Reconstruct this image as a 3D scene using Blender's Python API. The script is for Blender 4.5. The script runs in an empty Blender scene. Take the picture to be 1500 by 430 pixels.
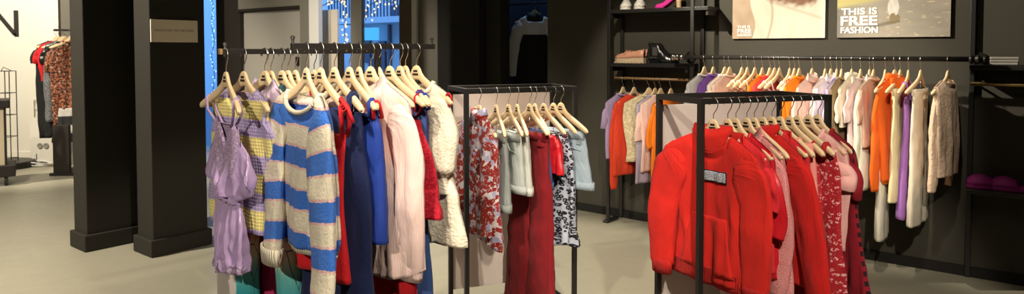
import bpy, math, random
from mathutils import Vector, Matrix, noise
random.seed(7)
C = bpy.context.scene
COL = C.collection
H = 1.51                      # eye height of the photographer
F, CX, CY, TP = 1000.0, 750.0, 108.0, 0.036
PITCH = math.atan(TP)

# ------------------------------------------------------------------ camera
cam = bpy.data.cameras.new('camera'); camo = bpy.data.objects.new('camera', cam); COL.objects.link(camo)
camo.location = (0, 0, H); camo.rotation_euler = (math.pi/2 - PITCH, 0, 0)
cam.sensor_width = 36; cam.lens = 36*F/1500; cam.shift_y = -(215-CY)/1500
cam.dof.use_dof = True; cam.dof.focus_distance = 3.0; cam.dof.aperture_fstop = 5.0
C.camera = camo

def ray(px, py):
    x = (px-CX)/F; y = -(py-CY)/F
    c, s = math.cos(PITCH), math.sin(PITCH)
    return Vector((x, c + y*s, y*c - s))
def at(px, py, Y):
    r = ray(px, py); return Vector((0, 0, H)) + r*(Y/r.y)
def on_floor(px, py):
    r = ray(px, py); return Vector((0, 0, H)) + r*(-H/r.z)

# main wall line: runs right-and-nearer
W0 = Vector((.868, 6.2)); WD = Vector((.788, -.616)).normalized(); WN = Vector((-.616, -.788)).normalized()
WYAW = math.atan2(WD.y, WD.x)
def wall_t(px, off=0.0):
    k = (px-CX)/F
    P = W0 + WN*off
    return (k*P.y - P.x)/(WD.x - k*WD.y)
def wall_at(px, py, off=0.0):
    P = W0 + WN*off + WD*wall_t(px, off)
    return at(px, py, P.y)

# ------------------------------------------------------------------ node helpers
class NT:
    def __init__(s, name):
        s.m = bpy.data.materials.new(name); s.m.use_nodes = True
        s.t = s.m.node_tree; s.t.nodes.clear()
        s.out = s.n('ShaderNodeOutputMaterial')
    def n(s, typ, **kw):
        nd = s.t.nodes.new(typ)
        for k, v in kw.items():
            if k.startswith('i_'):
                nd.inputs[int(k[2:]) if k[2:].isdigit() else k[2:].replace('_', ' ')].default_value = v
            else: setattr(nd, k, v)
        return nd
    def l(s, a, b): s.t.links.new(a, b)
    def math(s, op, a, b=None):
        nd = s.n('ShaderNodeMath', operation=op)
        for i, v in enumerate((a, b)):
            if v is None: continue
            if isinstance(v, (int, float)): nd.inputs[i].default_value = v
            else: s.l(v, nd.inputs[i])
        return nd.outputs[0]
    def mix(s, f, a, b, blend='MIX'):
        nd = s.n('ShaderNodeMix', data_type='RGBA', blend_type=blend)
        for i, v in ((0, f), (6, a), (7, b)):
            if isinstance(v, (int, float)): nd.inputs[i].default_value = v
            elif isinstance(v, (tuple, list)): nd.inputs[i].default_value = (*v[:3], 1)
            else: s.l(v, nd.inputs[i])
        return nd.outputs[2]
    def ramp(s, fac, stops, interp='CONSTANT'):
        nd = s.n('ShaderNodeValToRGB'); cr = nd.color_ramp; cr.interpolation = interp
        while len(cr.elements) < len(stops): cr.elements.new(.5)
        for e, (p, c) in zip(cr.elements, stops):
            e.position = p; e.color = (*c[:3], 1)
        s.l(fac, nd.inputs[0]); return nd.outputs[0]
    def uv(s):
        tc = s.n('ShaderNodeTexCoord'); return tc.outputs['UV']
    def obj(s):
        tc = s.n('ShaderNodeTexCoord'); return tc.outputs['Object']
    def sep(s, v):
        nd = s.n('ShaderNodeSeparateXYZ'); s.l(v, nd.inputs[0]); return nd.outputs
    def noise(s, vec, scale, detail=3.0, rough=.5):
        nd = s.n('ShaderNodeTexNoise'); nd.inputs['Scale'].default_value = scale
        nd.inputs['Detail'].default_value = detail; nd.inputs['Roughness'].default_value = rough
        s.l(vec, nd.inputs['Vector']); return nd
    def voro(s, vec, scale, feature='F1', rnd=1.0):
        nd = s.n('ShaderNodeTexVoronoi', feature=feature); nd.inputs['Scale'].default_value = scale
        nd.inputs['Randomness'].default_value = rnd
        s.l(vec, nd.inputs['Vector']); return nd
    def stretch(s, vec, sx, sy):
        nd = s.n('ShaderNodeMapping'); nd.inputs['Scale'].default_value = (sx, sy, 1); s.l(vec, nd.inputs[0]); return nd.outputs[0]
    def bsdf(s, col, rough=.5, metal=0.0, spec=.5, sheen=0.0, bump=None, trans=0.0, emis=None, es=0.0, coat=0.0):
        b = s.n('ShaderNodeBsdfPrincipled')
        if isinstance(col, (tuple, list)): b.inputs['Base Color'].default_value = (*col[:3], 1)
        else: s.l(col, b.inputs['Base Color'])
        if isinstance(rough, (int, float)): b.inputs['Roughness'].default_value = rough
        else: s.l(rough, b.inputs['Roughness'])
        b.inputs['Metallic'].default_value = metal
        b.inputs['Specular IOR Level'].default_value = spec
        b.inputs['Sheen Weight'].default_value = sheen
        b.inputs['Coat Weight'].default_value = coat
        if emis: b.inputs['Emission Color'].default_value = (*emis, 1); b.inputs['Emission Strength'].default_value = es
        if bump:
            h, st, d = bump
            bp = s.n('ShaderNodeBump'); bp.inputs['Strength'].default_value = st; bp.inputs['Distance'].default_value = d
            s.l(h, bp.inputs['Height']); s.l(bp.outputs[0], b.inputs['Normal'])
        s.l(b.outputs[0], s.out.inputs[0]); return b

def plain(name, col, rough=.5, metal=0.0, spec=.5, var=.06, scale=18, bump=.15, coat=0.0):
    m = NT(name); o = m.obj(); nz = m.noise(o, scale, 4)
    c = m.mix(nz.outputs[0], tuple(x*(1-var) for x in col), tuple(min(1, x*(1+var)) for x in col))
    nb = m.noise(o, 160, 3)
    m.bsdf(c, rough, metal, spec, bump=(nb.outputs[0], bump, .002), coat=coat); return m.m
def emit(name, col, st):
    m = NT(name); e = m.n('ShaderNodeEmission'); e.inputs[0].default_value = (*col, 1); e.inputs[1].default_value = st
    m.l(e.outputs[0], m.out.inputs[0]); return m.m

# --- fabrics: pat(m, uv) returns a colour socket or is a colour
def fabric(name, pat, rough=.9, sheen=.25, weave=('noise', 350, .25), spec=.25, trans=.0, var=.10, metal=0.0, wrinkle=.45):
    m = NT(name); uv = m.uv()
    col = pat(m, uv) if callable(pat) else pat
    nz = m.noise(uv, 14, 4)
    f = m.math('ADD', m.math('MULTIPLY', nz.outputs[0], var*2), 1-var)
    cc = m.n('ShaderNodeCombineXYZ')
    for i in range(3): m.l(f, cc.inputs[i])
    col = m.mix(1.0, col, cc.outputs[0], 'MULTIPLY')
    kind, sc, st = weave
    if kind == 'noise': h = m.noise(uv, sc, 3).outputs[0]
    elif kind == 'rib':
        h = m.math('SINE', m.math('MULTIPLY', m.sep(uv)[0], sc))
    elif kind == 'knit':
        x, y = m.sep(uv)[0], m.sep(uv)[1]
        a = m.math('SINE', m.math('MULTIPLY', x, sc))
        y2 = m.math('ADD', m.math('MULTIPLY', y, sc*1.9), m.math('MULTIPLY', m.math('ABSOLUTE', a), 1.6))
        h = m.math('MULTIPLY', m.math('ABSOLUTE', a), m.math('ADD', m.math('SINE', y2), 1.4))
    elif kind == 'fuzzy':
        h = m.math('ADD', m.noise(uv, sc, 6, .75).outputs[0], m.math('MULTIPLY', m.voro(uv, sc*.55).outputs[0], .7))
    elif kind == 'crinkle':
        h = m.noise(m.stretch(uv, 1, .22), sc, 4, .6).outputs[0]
    b = m.bsdf(col, rough, metal, spec, sheen*.12, bump=(h, st, .004))
    wr = m.noise(m.stretch(uv, 1, .26), 17, 4, .55); wr.inputs['Distortion'].default_value = .7
    b2 = m.n('ShaderNodeBump'); b2.inputs['Strength'].default_value = wrinkle; b2.inputs['Distance'].default_value = .022
    m.l(wr.outputs[0], b2.inputs['Height'])
    m.l(b2.outputs[0], b.inputs['Normal'].links[0].from_node.inputs['Normal'])
    if trans:
        t = m.n('ShaderNodeBsdfTranslucent'); m.l(col if not isinstance(col, tuple) else col, t.inputs[0])
        mx = m.n('ShaderNodeMixShader'); mx.inputs[0].default_value = trans
        m.l(b.outputs[0], mx.inputs[1]); m.l(t.outputs[0], mx.inputs[2]); m.l(mx.outputs[0], m.out.inputs[0])
    return m.m

def stripes(bands, wob=.012, phase=0.0):
    tot = sum(w for w, c in bands)
    def f(m, uv):
        y = m.sep(uv)[1]
        nz = m.noise(uv, 45, 3)
        y = m.math('ADD', y, m.math('MULTIPLY', nz.outputs[0], wob))
        y = m.math('FRACT', m.math('MULTIPLY', m.math('ADD', y, phase), 1/tot))
        st = []; p = 0
        for w, c in bands: st.append((p/tot, c)); p += w
        return m.ramp(y, st)
    return f
def pinstripe(a, b, freq, duty=.3):
    def f(m, uv):
        x = m.math('FRACT', m.math('MULTIPLY', m.sep(uv)[0], freq))
        return m.mix(m.math('LESS_THAN', x, duty), a, b)
    return f
def floral(base, cols, scale, cover=.5):
    def f(m, uv):
        w = m.noise(uv, scale*.9, 3)
        d = m.n('ShaderNodeVectorMath', operation='SCALE'); m.l(w.outputs['Color'], d.inputs[0]); d.inputs['Scale'].default_value = 1.1/scale
        ad = m.n('ShaderNodeVectorMath', operation='ADD'); m.l(uv, ad.inputs[0]); m.l(d.outputs[0], ad.inputs[1])
        v = m.voro(ad.outputs[0], scale)
        sel = m.sep(v.outputs['Color'])[0]
        n = len(cols)
        c = m.ramp(sel, [(i/n, k) for i, k in enumerate(cols)])
        msk = m.math('LESS_THAN', v.outputs['Distance'], cover)
        out = m.mix(msk, base, c)
        v2 = m.voro(ad.outputs[0], scale*2.7)
        k = m.math('LESS_THAN', v2.outputs['Distance'], .22)
        return m.mix(k, out, cols[-1])
    return f
def ditsy(base, petal, scale):
    def f(m, uv):
        w = m.noise(uv, scale*1.6, 2)
        d = m.n('ShaderNodeVectorMath', operation='SCALE'); m.l(w.outputs['Color'], d.inputs[0]); d.inputs['Scale'].default_value = .9/scale
        ad = m.n('ShaderNodeVectorMath', operation='ADD'); m.l(uv, ad.inputs[0]); m.l(d.outputs[0], ad.inputs[1])
        v = m.voro(ad.outputs[0], scale)
        dist = v.outputs['Distance']
        a = m.math('LESS_THAN', dist, .36); b = m.math('GREATER_THAN', dist, .14)
        br = m.math('GREATER_THAN', m.noise(uv, scale*2.2, 2).outputs[0], .47)
        msk = m.math('MULTIPLY', m.math('MULTIPLY', a, b), br)
        v2 = m.voro(ad.outputs[0], scale*2.1)
        k = m.math('LESS_THAN', v2.outputs['Distance'], .15)
        return m.mix(m.math('MAXIMUM', msk, k), base, petal)
    return f
def leopard(base, spot, core, scale):
    def f(m, uv):
        w = m.noise(uv, scale*.7, 2)
        d = m.n('ShaderNodeVectorMath', operation='SCALE'); m.l(w.outputs['Color'], d.inputs[0]); d.inputs['Scale'].default_value = .8/scale
        ad = m.n('ShaderNodeVectorMath', operation='ADD'); m.l(uv, ad.inputs[0]); m.l(d.outputs[0], ad.inputs[1])
        v = m.voro(ad.outputs[0], scale)
        dist = v.outputs['Distance']
        c = m.ramp(dist, [(0, core), (.22, spot), (.50, base)])
        br = m.math('GREATER_THAN', m.noise(uv, scale*1.1, 2).outputs[0], .68)
        return m.mix(br, c, base)
    return f
def denim(col, fade):
    def f(m, uv):
        a = m.noise(uv, 9, 5, .65).outputs[0]
        b = m.noise(m.stretch(uv, 60, 240), 1, 3).outputs[0]
        return m.mix(m.math('MULTIPLY', m.math('ADD', a, m.math('MULTIPLY', b, .5)), .75), col, fade)
    return f
def ombre(stops, length, lines=None):
    def f(m, uv):
        y = m.math('MULTIPLY', m.sep(uv)[1], 1/length)
        c = m.ramp(y, stops, 'LINEAR')
        if lines:
            v = m.voro(m.stretch(uv, 1, .5), 9, 'DISTANCE_TO_EDGE')
            c = m.mix(m.math('LESS_THAN', v.outputs[0], .008), c, lines)
        return c
    return f
def speckle(a, b, scale, th=.5, c3=None):
    def f(m, uv):
        n1 = m.noise(uv, scale, 4, .7).outputs[0]
        c = m.mix(m.math('GREATER_THAN', n1, th), a, b)
        if c3: c = m.mix(m.math('GREATER_THAN', m.noise(m.stretch(uv, 1.3, .9), scale*.8, 3).outputs[0], .62), c, c3)
        return c
    return f
def lace(a, b, scale):
    def f(m, uv):
        v = m.voro(uv, scale); n1 = m.noise(uv, scale*.8, 3).outputs[0]
        return m.mix(m.math('GREATER_THAN', m.math('ADD', v.outputs[0], m.math('MULTIPLY', n1, .6)), .72), a, b)
    return f
def sidebands(base, band, x0, freq):
    def f(m, uv):
        x = m.sep(uv)[0]; y = m.math('FRACT', m.math('MULTIPLY', m.sep(uv)[1], freq))
        ax = m.math('ABSOLUTE', x)
        k = m.math('MULTIPLY', m.math('MULTIPLY', m.math('GREATER_THAN', ax, x0), m.math('LESS_THAN', ax, .3)), m.math('LESS_THAN', y, .5))
        return m.mix(k, base, band)
    return f

# ------------------------------------------------------------------ mesh helpers
def link_mesh(name, V, Fc, mat, parent=None, smooth=True, uvs=None, loc=None, rot=None):
    me = bpy.data.meshes.new(name); me.from_pydata([tuple(v) for v in V], [], Fc)
    if uvs:
        l = me.uv_layers.new(name='UVMap')
        for lp in me.loops: l.data[lp.index].uv = uvs[lp.vertex_index]
    if smooth: me.polygons.foreach_set('use_smooth', [True]*len(me.polygons))
    me.update()
    o = bpy.data.objects.new(name, me); COL.objects.link(o)
    if mat: me.materials.append(mat)
    if parent: o.parent = parent
    if loc is not None: o.location = loc
    if rot is not None: o.rotation_euler = (0, 0, rot)
    return o
def tag(o, label=None, cat=None, group=None, kind=None):
    if label: o['label'] = label
    if cat: o['category'] = cat
    if group: o['group'] = group
    if kind: o['kind'] = kind
    return o
def empty(name, loc=(0, 0, 0), rot=0):
    o = bpy.data.objects.new(name, None); COL.objects.link(o); o.location = loc; o.rotation_euler = (0, 0, rot)
    o.empty_display_size = .05; return o
def interp(pts, x):
    if x <= pts[0][0]: return pts[0][1]
    for (a, b), (c, d) in zip(pts, pts[1:]):
        if x <= c:
            t = (x-a)/(c-a); return b + (d-b)*t
    return pts[-1][1]
def smooth(pts, x):
    if x <= pts[0][0]: return pts[0][1]
    for (a, b), (c, d) in zip(pts, pts[1:]):
        if x <= c:
            t = (x-a)/(c-a); t = t*t*(3-2*t); return b + (d-b)*t
    return pts[-1][1]
class MB:
    def __init__(s): s.V = []; s.F = []
    def box(s, c, sz, bev=0.0, rot=0.0):
        # chamfered box
        hx, hy, hz = sz[0]/2, sz[1]/2, sz[2]/2
        b = min(bev, hx*.9, hy*.9, hz*.9)
        M = Matrix.Rotation(rot, 3, 'Z'); c = Vector(c)
        if b <= 0:
            i = len(s.V)
            for x in (-hx, hx):
                for y in (-hy, hy):
                    for z in (-hz, hz): s.V.append(c + M @ Vector((x, y, z)))
            for f in ((0,1,3,2),(4,6,7,5),(0,4,5,1),(2,3,7,6),(0,2,6,4),(1,5,7,3)): s.F.append([i+k for k in f])
        else:
            import bmesh
            bm = bmesh.new(); bmesh.ops.create_cube(bm, size=1)
            for v in bm.verts: v.co = Vector((v.co.x*2*hx, v.co.y*2*hy, v.co.z*2*hz))
            bmesh.ops.bevel(bm, geom=bm.edges[:], offset=b, segments=2, affect='EDGES', profile=.5)
            i = len(s.V); bm.verts.index_update()
            for v in bm.verts: s.V.append(c + M @ v.co)
            for f in bm.faces: s.F.append([i+v.index for v in f.verts])
            bm.free()
        return s
    def tube(s, path, r, n=8, caps=True):
        P = [Vector(p) for p in path]; R = r if isinstance(r, (list, tuple)) else [r]*len(P)
        up = None; base = len(s.V)
        for k, p in enumerate(P):
            t = (P[min(k+1, len(P)-1)] - P[max(k-1, 0)]).normalized()
            if up is None:
                a = Vector((0, 0, 1)) if abs(t.z) < .9 else Vector((0, 1, 0))
                up = t.cross(a).normalized()
            up = (up - t*up.dot(t)).normalized(); w = t.cross(up)
            for q in range(n):
                an = 2*math.pi*q/n; s.V.append(p + (up*math.cos(an) + w*math.sin(an))*R[k])
        for k in range(len(P)-1):
            for q in range(n):
                a = base+k*n+q; b = base+k*n+(q+1) % n
                s.F.append([a, b, b+n, a+n])
        if caps:
            s.F.append([base+q for q in range(n)][::-1]); s.F.append([base+(len(P)-1)*n+q for q in range(n)])
        return s
    def lathe(s, prof, c=(0, 0, 0), n=20, axis='Z'):
        base = len(s.V); c = Vector(c)
        for r, h in prof:
            for q in range(n):
                a = 2*math.pi*q/n; x, y = r*math.cos(a), r*math.sin(a)
                s.V.append(c + (Vector((x, y, h)) if axis == 'Z' else Vector((x, h, y)) if axis == 'Y' else Vector((h, x, y))))
        for k in range(len(prof)-1):
            for q in range(n):
                a = base+k*n+q; b = base+k*n+(q+1) % n; s.F.append([a, b, b+n, a+n])
        s.F.append([base+q for q in range(n)][::-1]); s.F.append([base+(len(prof)-1)*n+q for q in range(n)])
        return s
    def prism(s, poly, y0, y1):   # polygon in XZ extruded along Y
        base = len(s.V); n = len(poly)
        for y in (y0, y1):
            for x, z in poly: s.V.append(Vector((x, y, z)))
        s.F.append(list(range(base, base+n))); s.F.append(list(range(base+n, base+2*n))[::-1])
        for k in range(n):
            a = base+k; b = base+(k+1) % n; s.F.append([a, a+n, b+n, b])
        return s
    def build(s, name, mat, parent=None, smooth=False, loc=None, rot=None):
        return link_mesh(name, s.V, s.F, mat, parent, smooth, None, loc, rot)

# ------------------------------------------------------------------ materials
M = {}
def wallmat(name, col, rough=.8, var=.1):
    m = NT(name); o = m.obj()
    a = m.noise(o, 1.3, 4); b = m.noise(o, 60, 4, .7)
    f = m.math('ADD', m.math('MULTIPLY', a.outputs[0], .6), m.math('MULTIPLY', b.outputs[0], .4))
    c = m.mix(f, tuple(x*(1-var) for x in col), tuple(x*(1+var) for x in col))
    m.bsdf(c, rough, spec=.3, bump=(b.outputs[0], .3, .003)); return m.m
M['olive'] = wallmat('olive_grey_paint', (.050, .046, .035))
M['black_paint'] = wallmat('black_paint', (.010, .009, .008), .75)
M['pillar'] = wallmat('dark_pillar_paint', (.023, .021, .016), .8)
M['navy_wall'] = wallmat('navy_paint', (.012, .018, .03), .8)
M['grey_wall'] = wallmat('grey_plaster', (.16, .15, .125))
M['grey_door'] = wallmat('grey_door_paint', (.30, .285, .25), .6, .04)
M['white_wall'] = wallmat('white_wall_paint', (.80, .77, .68), .8, .03)
M['ceiling'] = wallmat('ceiling_paint', (.25, .24, .21), .9, .04)
M['jamb'] = wallmat('white_jamb_paint', (.62, .62, .60), .6, .03)
M['bronze'] = wallmat('brown_frame_paint', (.10, .07, .05), .5, .05)
M['dark_panel'] = wallmat('dark_brown_panel', (.02, .016, .013), .6)
def floormat():
    m = NT('polished_concrete'); o = m.obj()
    a = m.noise(o, .9, 6, .6); b = m.noise(o, 9, 5, .65); d = m.noise(o, 130, 3)
    c = m.mix(a.outputs[0], (.30, .285, .215), (.42, .395, .30))
    c = m.mix(m.math('MULTIPLY', b.outputs[0], .35), c, (.27, .25, .19))
    rg = m.math('ADD', m.math('MULTIPLY', b.outputs[0], .25), .30)
    m.bsdf(c, rg, spec=.35, bump=(d.outputs[0], .08, .002)); return m.m
M['floor'] = floormat()
M['black_metal'] = plain('black_powder_coat', (.012, .011, .010), .42, 0, .5, bump=.1)
M['dark_metal'] = plain('dark_iron', (.02, .018, .016), .35, .4, .5)
M['chrome'] = plain('brushed_steel', (.55, .53, .50), .25, 1.0)
M['brass'] = plain('brass', (.62, .45, .20), .3, 1.0)
M['black_plastic'] = plain('black_plastic', (.012, .012, .012), .35)
M['white_plastic'] = plain('white_plastic', (.75, .74, .70), .4)
def wood(name, c1, c2):
    m = NT(name); o = m.obj(); s_ = m.stretch(o, 3, 30)
    a = m.noise(s_, 5, 5, .6)
    c = m.mix(a.outputs[0], c1, c2); m.bsdf(c, .45, spec=.4, bump=(a.outputs[0], .06, .002)); return m.m
M['hanger'] = wood('pale_lotus_wood', (.66, .48, .27), (.78, .61, .38))
M['rail_wood'] = wood('oiled_oak', (.25, .14, .06), (.38, .23, .11))
M['heel_wood'] = wood('stacked_heel_wood', (.50, .33, .17), (.62, .43, .24))
def panelmat():
    m = NT('frosted_white_acrylic'); b = m.n('ShaderNodeBsdfPrincipled')
    b.inputs['Base Color'].default_value = (.74, .65, .61, 1); b.inputs['Roughness'].default_value = .35; b.inputs['Specular IOR Level'].default_value = .3  # pink tint in the white stands in for red bounce off the clothes
    t = m.n('ShaderNodeBsdfTranslucent'); t.inputs[0].default_value = (.72, .66, .62, 1)
    x = m.n('ShaderNodeMixShader'); x.inputs[0].default_value = .4
    m.l(b.outputs[0], x.inputs[1]); m.l(t.outputs[0], x.inputs[2]); m.l(x.outputs[0], m.out.inputs[0]); return m.m
M['acrylic'] = panelmat()
def glassmat():
    m = NT('window_glass'); t = m.n('ShaderNodeBsdfTransparent'); g = m.n('ShaderNodeBsdfGlossy'); g.inputs['Roughness'].default_value = .03
    x = m.n('ShaderNodeMixShader'); x.inputs[0].default_value = .06; m.l(t.outputs[0], x.inputs[1]); m.l(g.outputs[0], x.inputs[2]); m.l(x.outputs[0], m.out.inputs[0]); return m.m
M['glass'] = glassmat()
M['bulb'] = emit('warm_fairy_bulb', (1.0, .74, .36), 1.7)
M['cool_bulb'] = emit('cool_fairy_bulb', (.25, .62, 1.0), 2.2)
M['lit_sign'] = emit('lit_blue_sign', (.05, .35, .85), 1.2)
M['facade'] = wallmat('pale_facade', (.62, .66, .70), .8, .05)
M['facade_dark'] = wallmat('dark_shopfront', (.05, .08, .13), .4, .1)
M['ink'] = plain('black_print', (.015, .013, .012), .6)
M['white_print'] = plain('white_print', (.85, .84, .80), .6, bump=0)
M['grey_print'] = plain('grey_print', (.13, .11, .085), .7)
M['sign_card'] = plain('cream_card', (.74, .66, .53), .7, var=.03)

exec_parts = []

# ================================================================== THE SETTING
CEIL = 3.3
def W(t, y=0.0): return W0 + WD*t - WN*y          # y > 0 is behind the wall
P_R = W(5.5); P_L = W(-8.0)
room = [P_R, P_L, Vector((-4.9, 9.25)), Vector((-11, 9.25)), Vector((-11, -3)), Vector((P_R.x, -3))]
def slab(name, poly, z0, z1, mat):
    n = len(poly); V = [Vector((p.x, p.y, z)) for z in (z0, z1) for p in poly]
    Fc = [list(range(n))[::-1], list(range(n, 2*n))] + [[k, (k+1) % n, n+(k+1) % n, n+k] for k in range(n)]
    return tag(link_mesh(name, V, Fc, mat, smooth=False), kind='structure')
slab('floor', room, -.1, 0, M['floor'])
slab('ceiling', room, CEIL, CEIL+.1, M['ceiling'])
def flat_wall(name, a, b, mat, th=.12):
    a, b = Vector(a), Vector(b); d = (b-a); L = d.length; ya = math.atan2(d.y, d.x)
    o = MB().box((L/2, th/2, CEIL/2), (L, th, CEIL)).build(name, mat, loc=(a.x, a.y, 0), rot=ya)
    return tag(o, kind='structure')
flat_wall('wall_return', room[2], room[1] , M['dark_panel'])
flat_wall('wall_left_front', room[3], room[2], M['white_wall'])
flat_wall('wall_left', room[4], room[3], M['white_wall'])
flat_wall('wall_back', room[5], room[4], M['olive'])
flat_wall('wall_right', room[0], room[5], M['olive'])

def wseg(mb, t0, t1, z0=0, z1=CEIL, y0=0.0, y1=.15):
    mb.box(((t0+t1)/2, (y0+y1)/2, (z0+z1)/2), (t1-t0, y1-y0, z1-z0)); return mb
def wobj(mb, name, mat, parent=None, kind='structure'):
    o = mb.build(name, mat, parent, loc=(W0.x, W0.y, 0) if parent is None else None, rot=WYAW if parent is None else None)
    if kind and parent is None: o['kind'] = kind
    return o
tt = wall_t
mb = MB(); wseg(mb, tt(802), 5.5); wseg(mb, tt(733), tt(802), 2.35); wobj(mb, 'wall_far', M['olive'])
mb = MB(); wseg(mb, tt(713), tt(733)); wobj(mb, 'trim_1', M['pillar'])
mb = MB(); wseg(mb, tt(641, .12), tt(713), y0=-.12); wobj(mb, 'wall_far_black', M['black_paint'])
mb = MB(); wseg(mb, tt(613), tt(641)); wseg(mb, tt(440), tt(456)); wseg(mb, tt(350), tt(440), 2.05); wseg(mb, tt(456), tt(613), 2.9); wseg(mb, tt(456), tt(613), 0, .25)
wobj(mb, 'wall_far_grey', M['grey_wall'])
mb = MB(); wseg(mb, tt(319), tt(350)); wseg(mb, -8.1, -7.8); wseg(mb, -7.8, tt(319), 2.8); wobj(mb, 'wall_far_dark', M['dark_panel'])
mb = MB(); wseg(mb, tt(351), tt(440), 0, 2.05, .05, .11); d1 = wobj(mb, 'door_1', M['grey_door'])
mb = MB(); mb.box((tt(351)+.02, .02, 1.02), (.05, .06, 2.04)); mb.box(((tt(351)+tt(440))/2, .02, 2.07), (tt(440)-tt(351), .06, .04)); mb.build('door_frame', M['dark_panel'], d1)
mb = MB(); mb.box((tt(433), .03, 1.35), (.04, .05, .12), .01); mb.tube([(tt(433), .02, 1.02), (tt(433), -.03, 1.02), (tt(433)-.12, -.03, 1.02)], .012); mb.build('door_handle', M['dark_metal'], d1)
# door niche behind the opening (a fitting room)
mb = MB(); wseg(mb, tt(733)-.6, tt(802)+.6, 0, CEIL, 1.5, 1.6)
wseg(mb, tt(733)-.7, tt(733)-.6, 0, CEIL, .15, 1.6); wseg(mb, tt(802)+.6, tt(802)+.7, 0, CEIL, .15, 1.6)
wseg(mb, tt(733)-.7, tt(802)+.7, CEIL, CEIL+.1, .15, 1.6); wobj(mb, 'wall_niche', M['navy_wall'])
mb = MB(); wseg(mb, tt(733)-.7, tt(802)+.7, -.1, 0, 0.0, 1.6); wobj(mb, 'floor_niche', M['floor'])
# shop window
wi = wobj(wseg(wseg(MB(), tt(456), tt(470), .25, 2.9, -.03, .03), tt(606), tt(613), .25, 2.9, -.03, .03), 'window_1', M['jamb'])
mb = MB(); wseg(mb, tt(514), tt(530), .25, 2.9, 0, .045); wobj(mb, 'window_mullion', M['grey_wall'], wi)
mb = MB(); wseg(mb, tt(587), tt(605.5), .25, 2.9, -.02, .045); wobj(mb, 'window_frame', M['bronze'], wi)
mb = MB(); wseg(mb, tt(470), tt(606), 2.82, 2.9, 0, .12); wseg(mb, tt(470), tt(606), .25, .33, 0, .12); wobj(mb, 'window_rail', M['bronze'], wi)
for a, b in ((470, 514), (530, 587)):
    wobj(wseg(MB(), tt(a), tt(b), .33, 2.82, .018, .026), 'window_pane', M['glass'], wi)
wi2 = wobj(wseg(wseg(MB(), -7.8, -7.75, 0, 2.8, 0, .05), tt(317.5), tt(319), 0, 2.8, 0, .05), 'window_2', M['dark_panel'])
wobj(wseg(MB(), -7.75, tt(317.5), 0, 2.8, .018, .026), 'window_pane', M['glass'], wi2)
# baseboards
mb = MB(); wseg(mb, tt(802), 5.5, 0, .07, -.015, 0); wobj(mb, 'baseboard_far', M['black_paint'])
mb = MB(); mb.box((-7.95, 9.242, .06), (6.1, .016, .12)); tag(mb.build('baseboard_left', M['white_wall']), kind='structure')
# outside the windows
out = [W(-22, .15), W(4, .15), W(4, 14), W(-22, 14)]
slab('street_outside', out[::-1], -.15, -.05, M['facade_dark'])
fa = empty('building_outside'); fa.location = (W0.x, W0.y, 0); fa.rotation_euler = (0, 0, WYAW)
tag(fa, 'blue dusk-lit building across the street beyond the shop window', 'building')
FO = 5.0
ft = lambda px: wall_t(px, -FO)
fz = lambda px, py: wall_at(px, py, -FO).z
mb = MB(); mb.box((-9, FO+.6, 3.0), (24, 1.0, 6.2)); mb.build('facade_wall', M['facade'], fa)
zs = fz(560, 28); zb = fz(560, 36)
mb = MB(); mb.box(((ft(520)+ft(640))/2, FO-.35, (zs+zb)/2), (ft(640)-ft(520), .9, zs-zb)); mb.build('balcony', M['facade'], fa)
mb = MB()
for k in range(26): mb.box((ft(520)+.02+k*(ft(640)-ft(520))/26, FO-.75, zs+.4), (.025, .025, .8))
mb.box(((ft(520)+ft(640))/2, FO-.75, zs+.8), (ft(640)-ft(520), .05, .05)); mb.build('railing', M['facade_dark'], fa)
for a, b, y0, y1 in ((531, 540, 42, 92), (552, 562, 60, 110), (566, 569, 36, 110), (572, 583, 8, 26), (476, 498, 92, 150), (538, 552, 85, 120)):
    mb = MB(); z0, z1 = fz(a, y1), fz(a, y0)
    mb.box(((ft(a)+ft(b))/2, FO+.08, (z0+z1)/2), (ft(b)-ft(a), .1, z1-z0), .01); mb.build('shopfront_opening', M['facade_dark'], fa)
mb = MB(); z0, z1 = fz(560, 59), fz(560, 41); mb.box(((ft(551)+ft(567))/2, FO-.3, (z0+z1)/2), (ft(567)-ft(551), .16, z1-z0), .02)
sg = mb.build('lit_sign', M['lit_sign'], fa)
# strings of lights just behind the glass
def garland(path, n, jit, mat, label, name='string_lights'):
    P = [W(t, .3) for t, z in path]; Z = [z for t, z in path]
    pts = [Vector((p.x, p.y, z)) for p, z in zip(P, Z)]
    r = empty(name, pts[0]); tag(r, label, 'fairy lights')
    MB().tube([p-pts[0] for p in pts], .006, 6).build('light_cable', M['facade_dark'], r)
    proto = None
    for k in range(n):
        f = (k+.5)/n*(len(pts)-1); i = int(f); p = pts[i].lerp(pts[i+1], f-i) - pts[0]
        p = p + Vector((random.uniform(-jit, jit), random.uniform(-.03, .03), random.uniform(-jit, jit)*.9))
        if proto is None:
            proto = MB().lathe([(.001, -.013), (.007, -.008), (.010, 0), (.007, .008), (.001, .013)], n=8).build('light_bulb', mat, r, True); b = proto
        else: b = proto.copy(); COL.objects.link(b)
        b.parent = r; b.location = p
    return r
zz = lambda px, py: wall_at(px, py, -.3).z
t3 = lambda px: wall_t(px, -.3)
garland([(t3(x), zz(x, y)) for x, y in ((506, -10), (507, 20), (505, 45), (507, 66))], 26, .035, M['bulb'], 'string of warm fairy lights hanging down beside the left window mullion')
garland([(t3(x), zz(x, y)) for x, y in ((470, 10), (482, 4), (494, 3), (506, -2))], 16, .05, M['bulb'], 'short swag of warm fairy lights at top of the left window pane')
garland([(t3(x), zz(x, y)) for x, y in ((536, 30), (538, 12), (546, 5), (560, -3), (575, 4), (588, -6))], 40, .10, M['bulb'], 'bushy swag of fairy lights across top of the right window pane')
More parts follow.
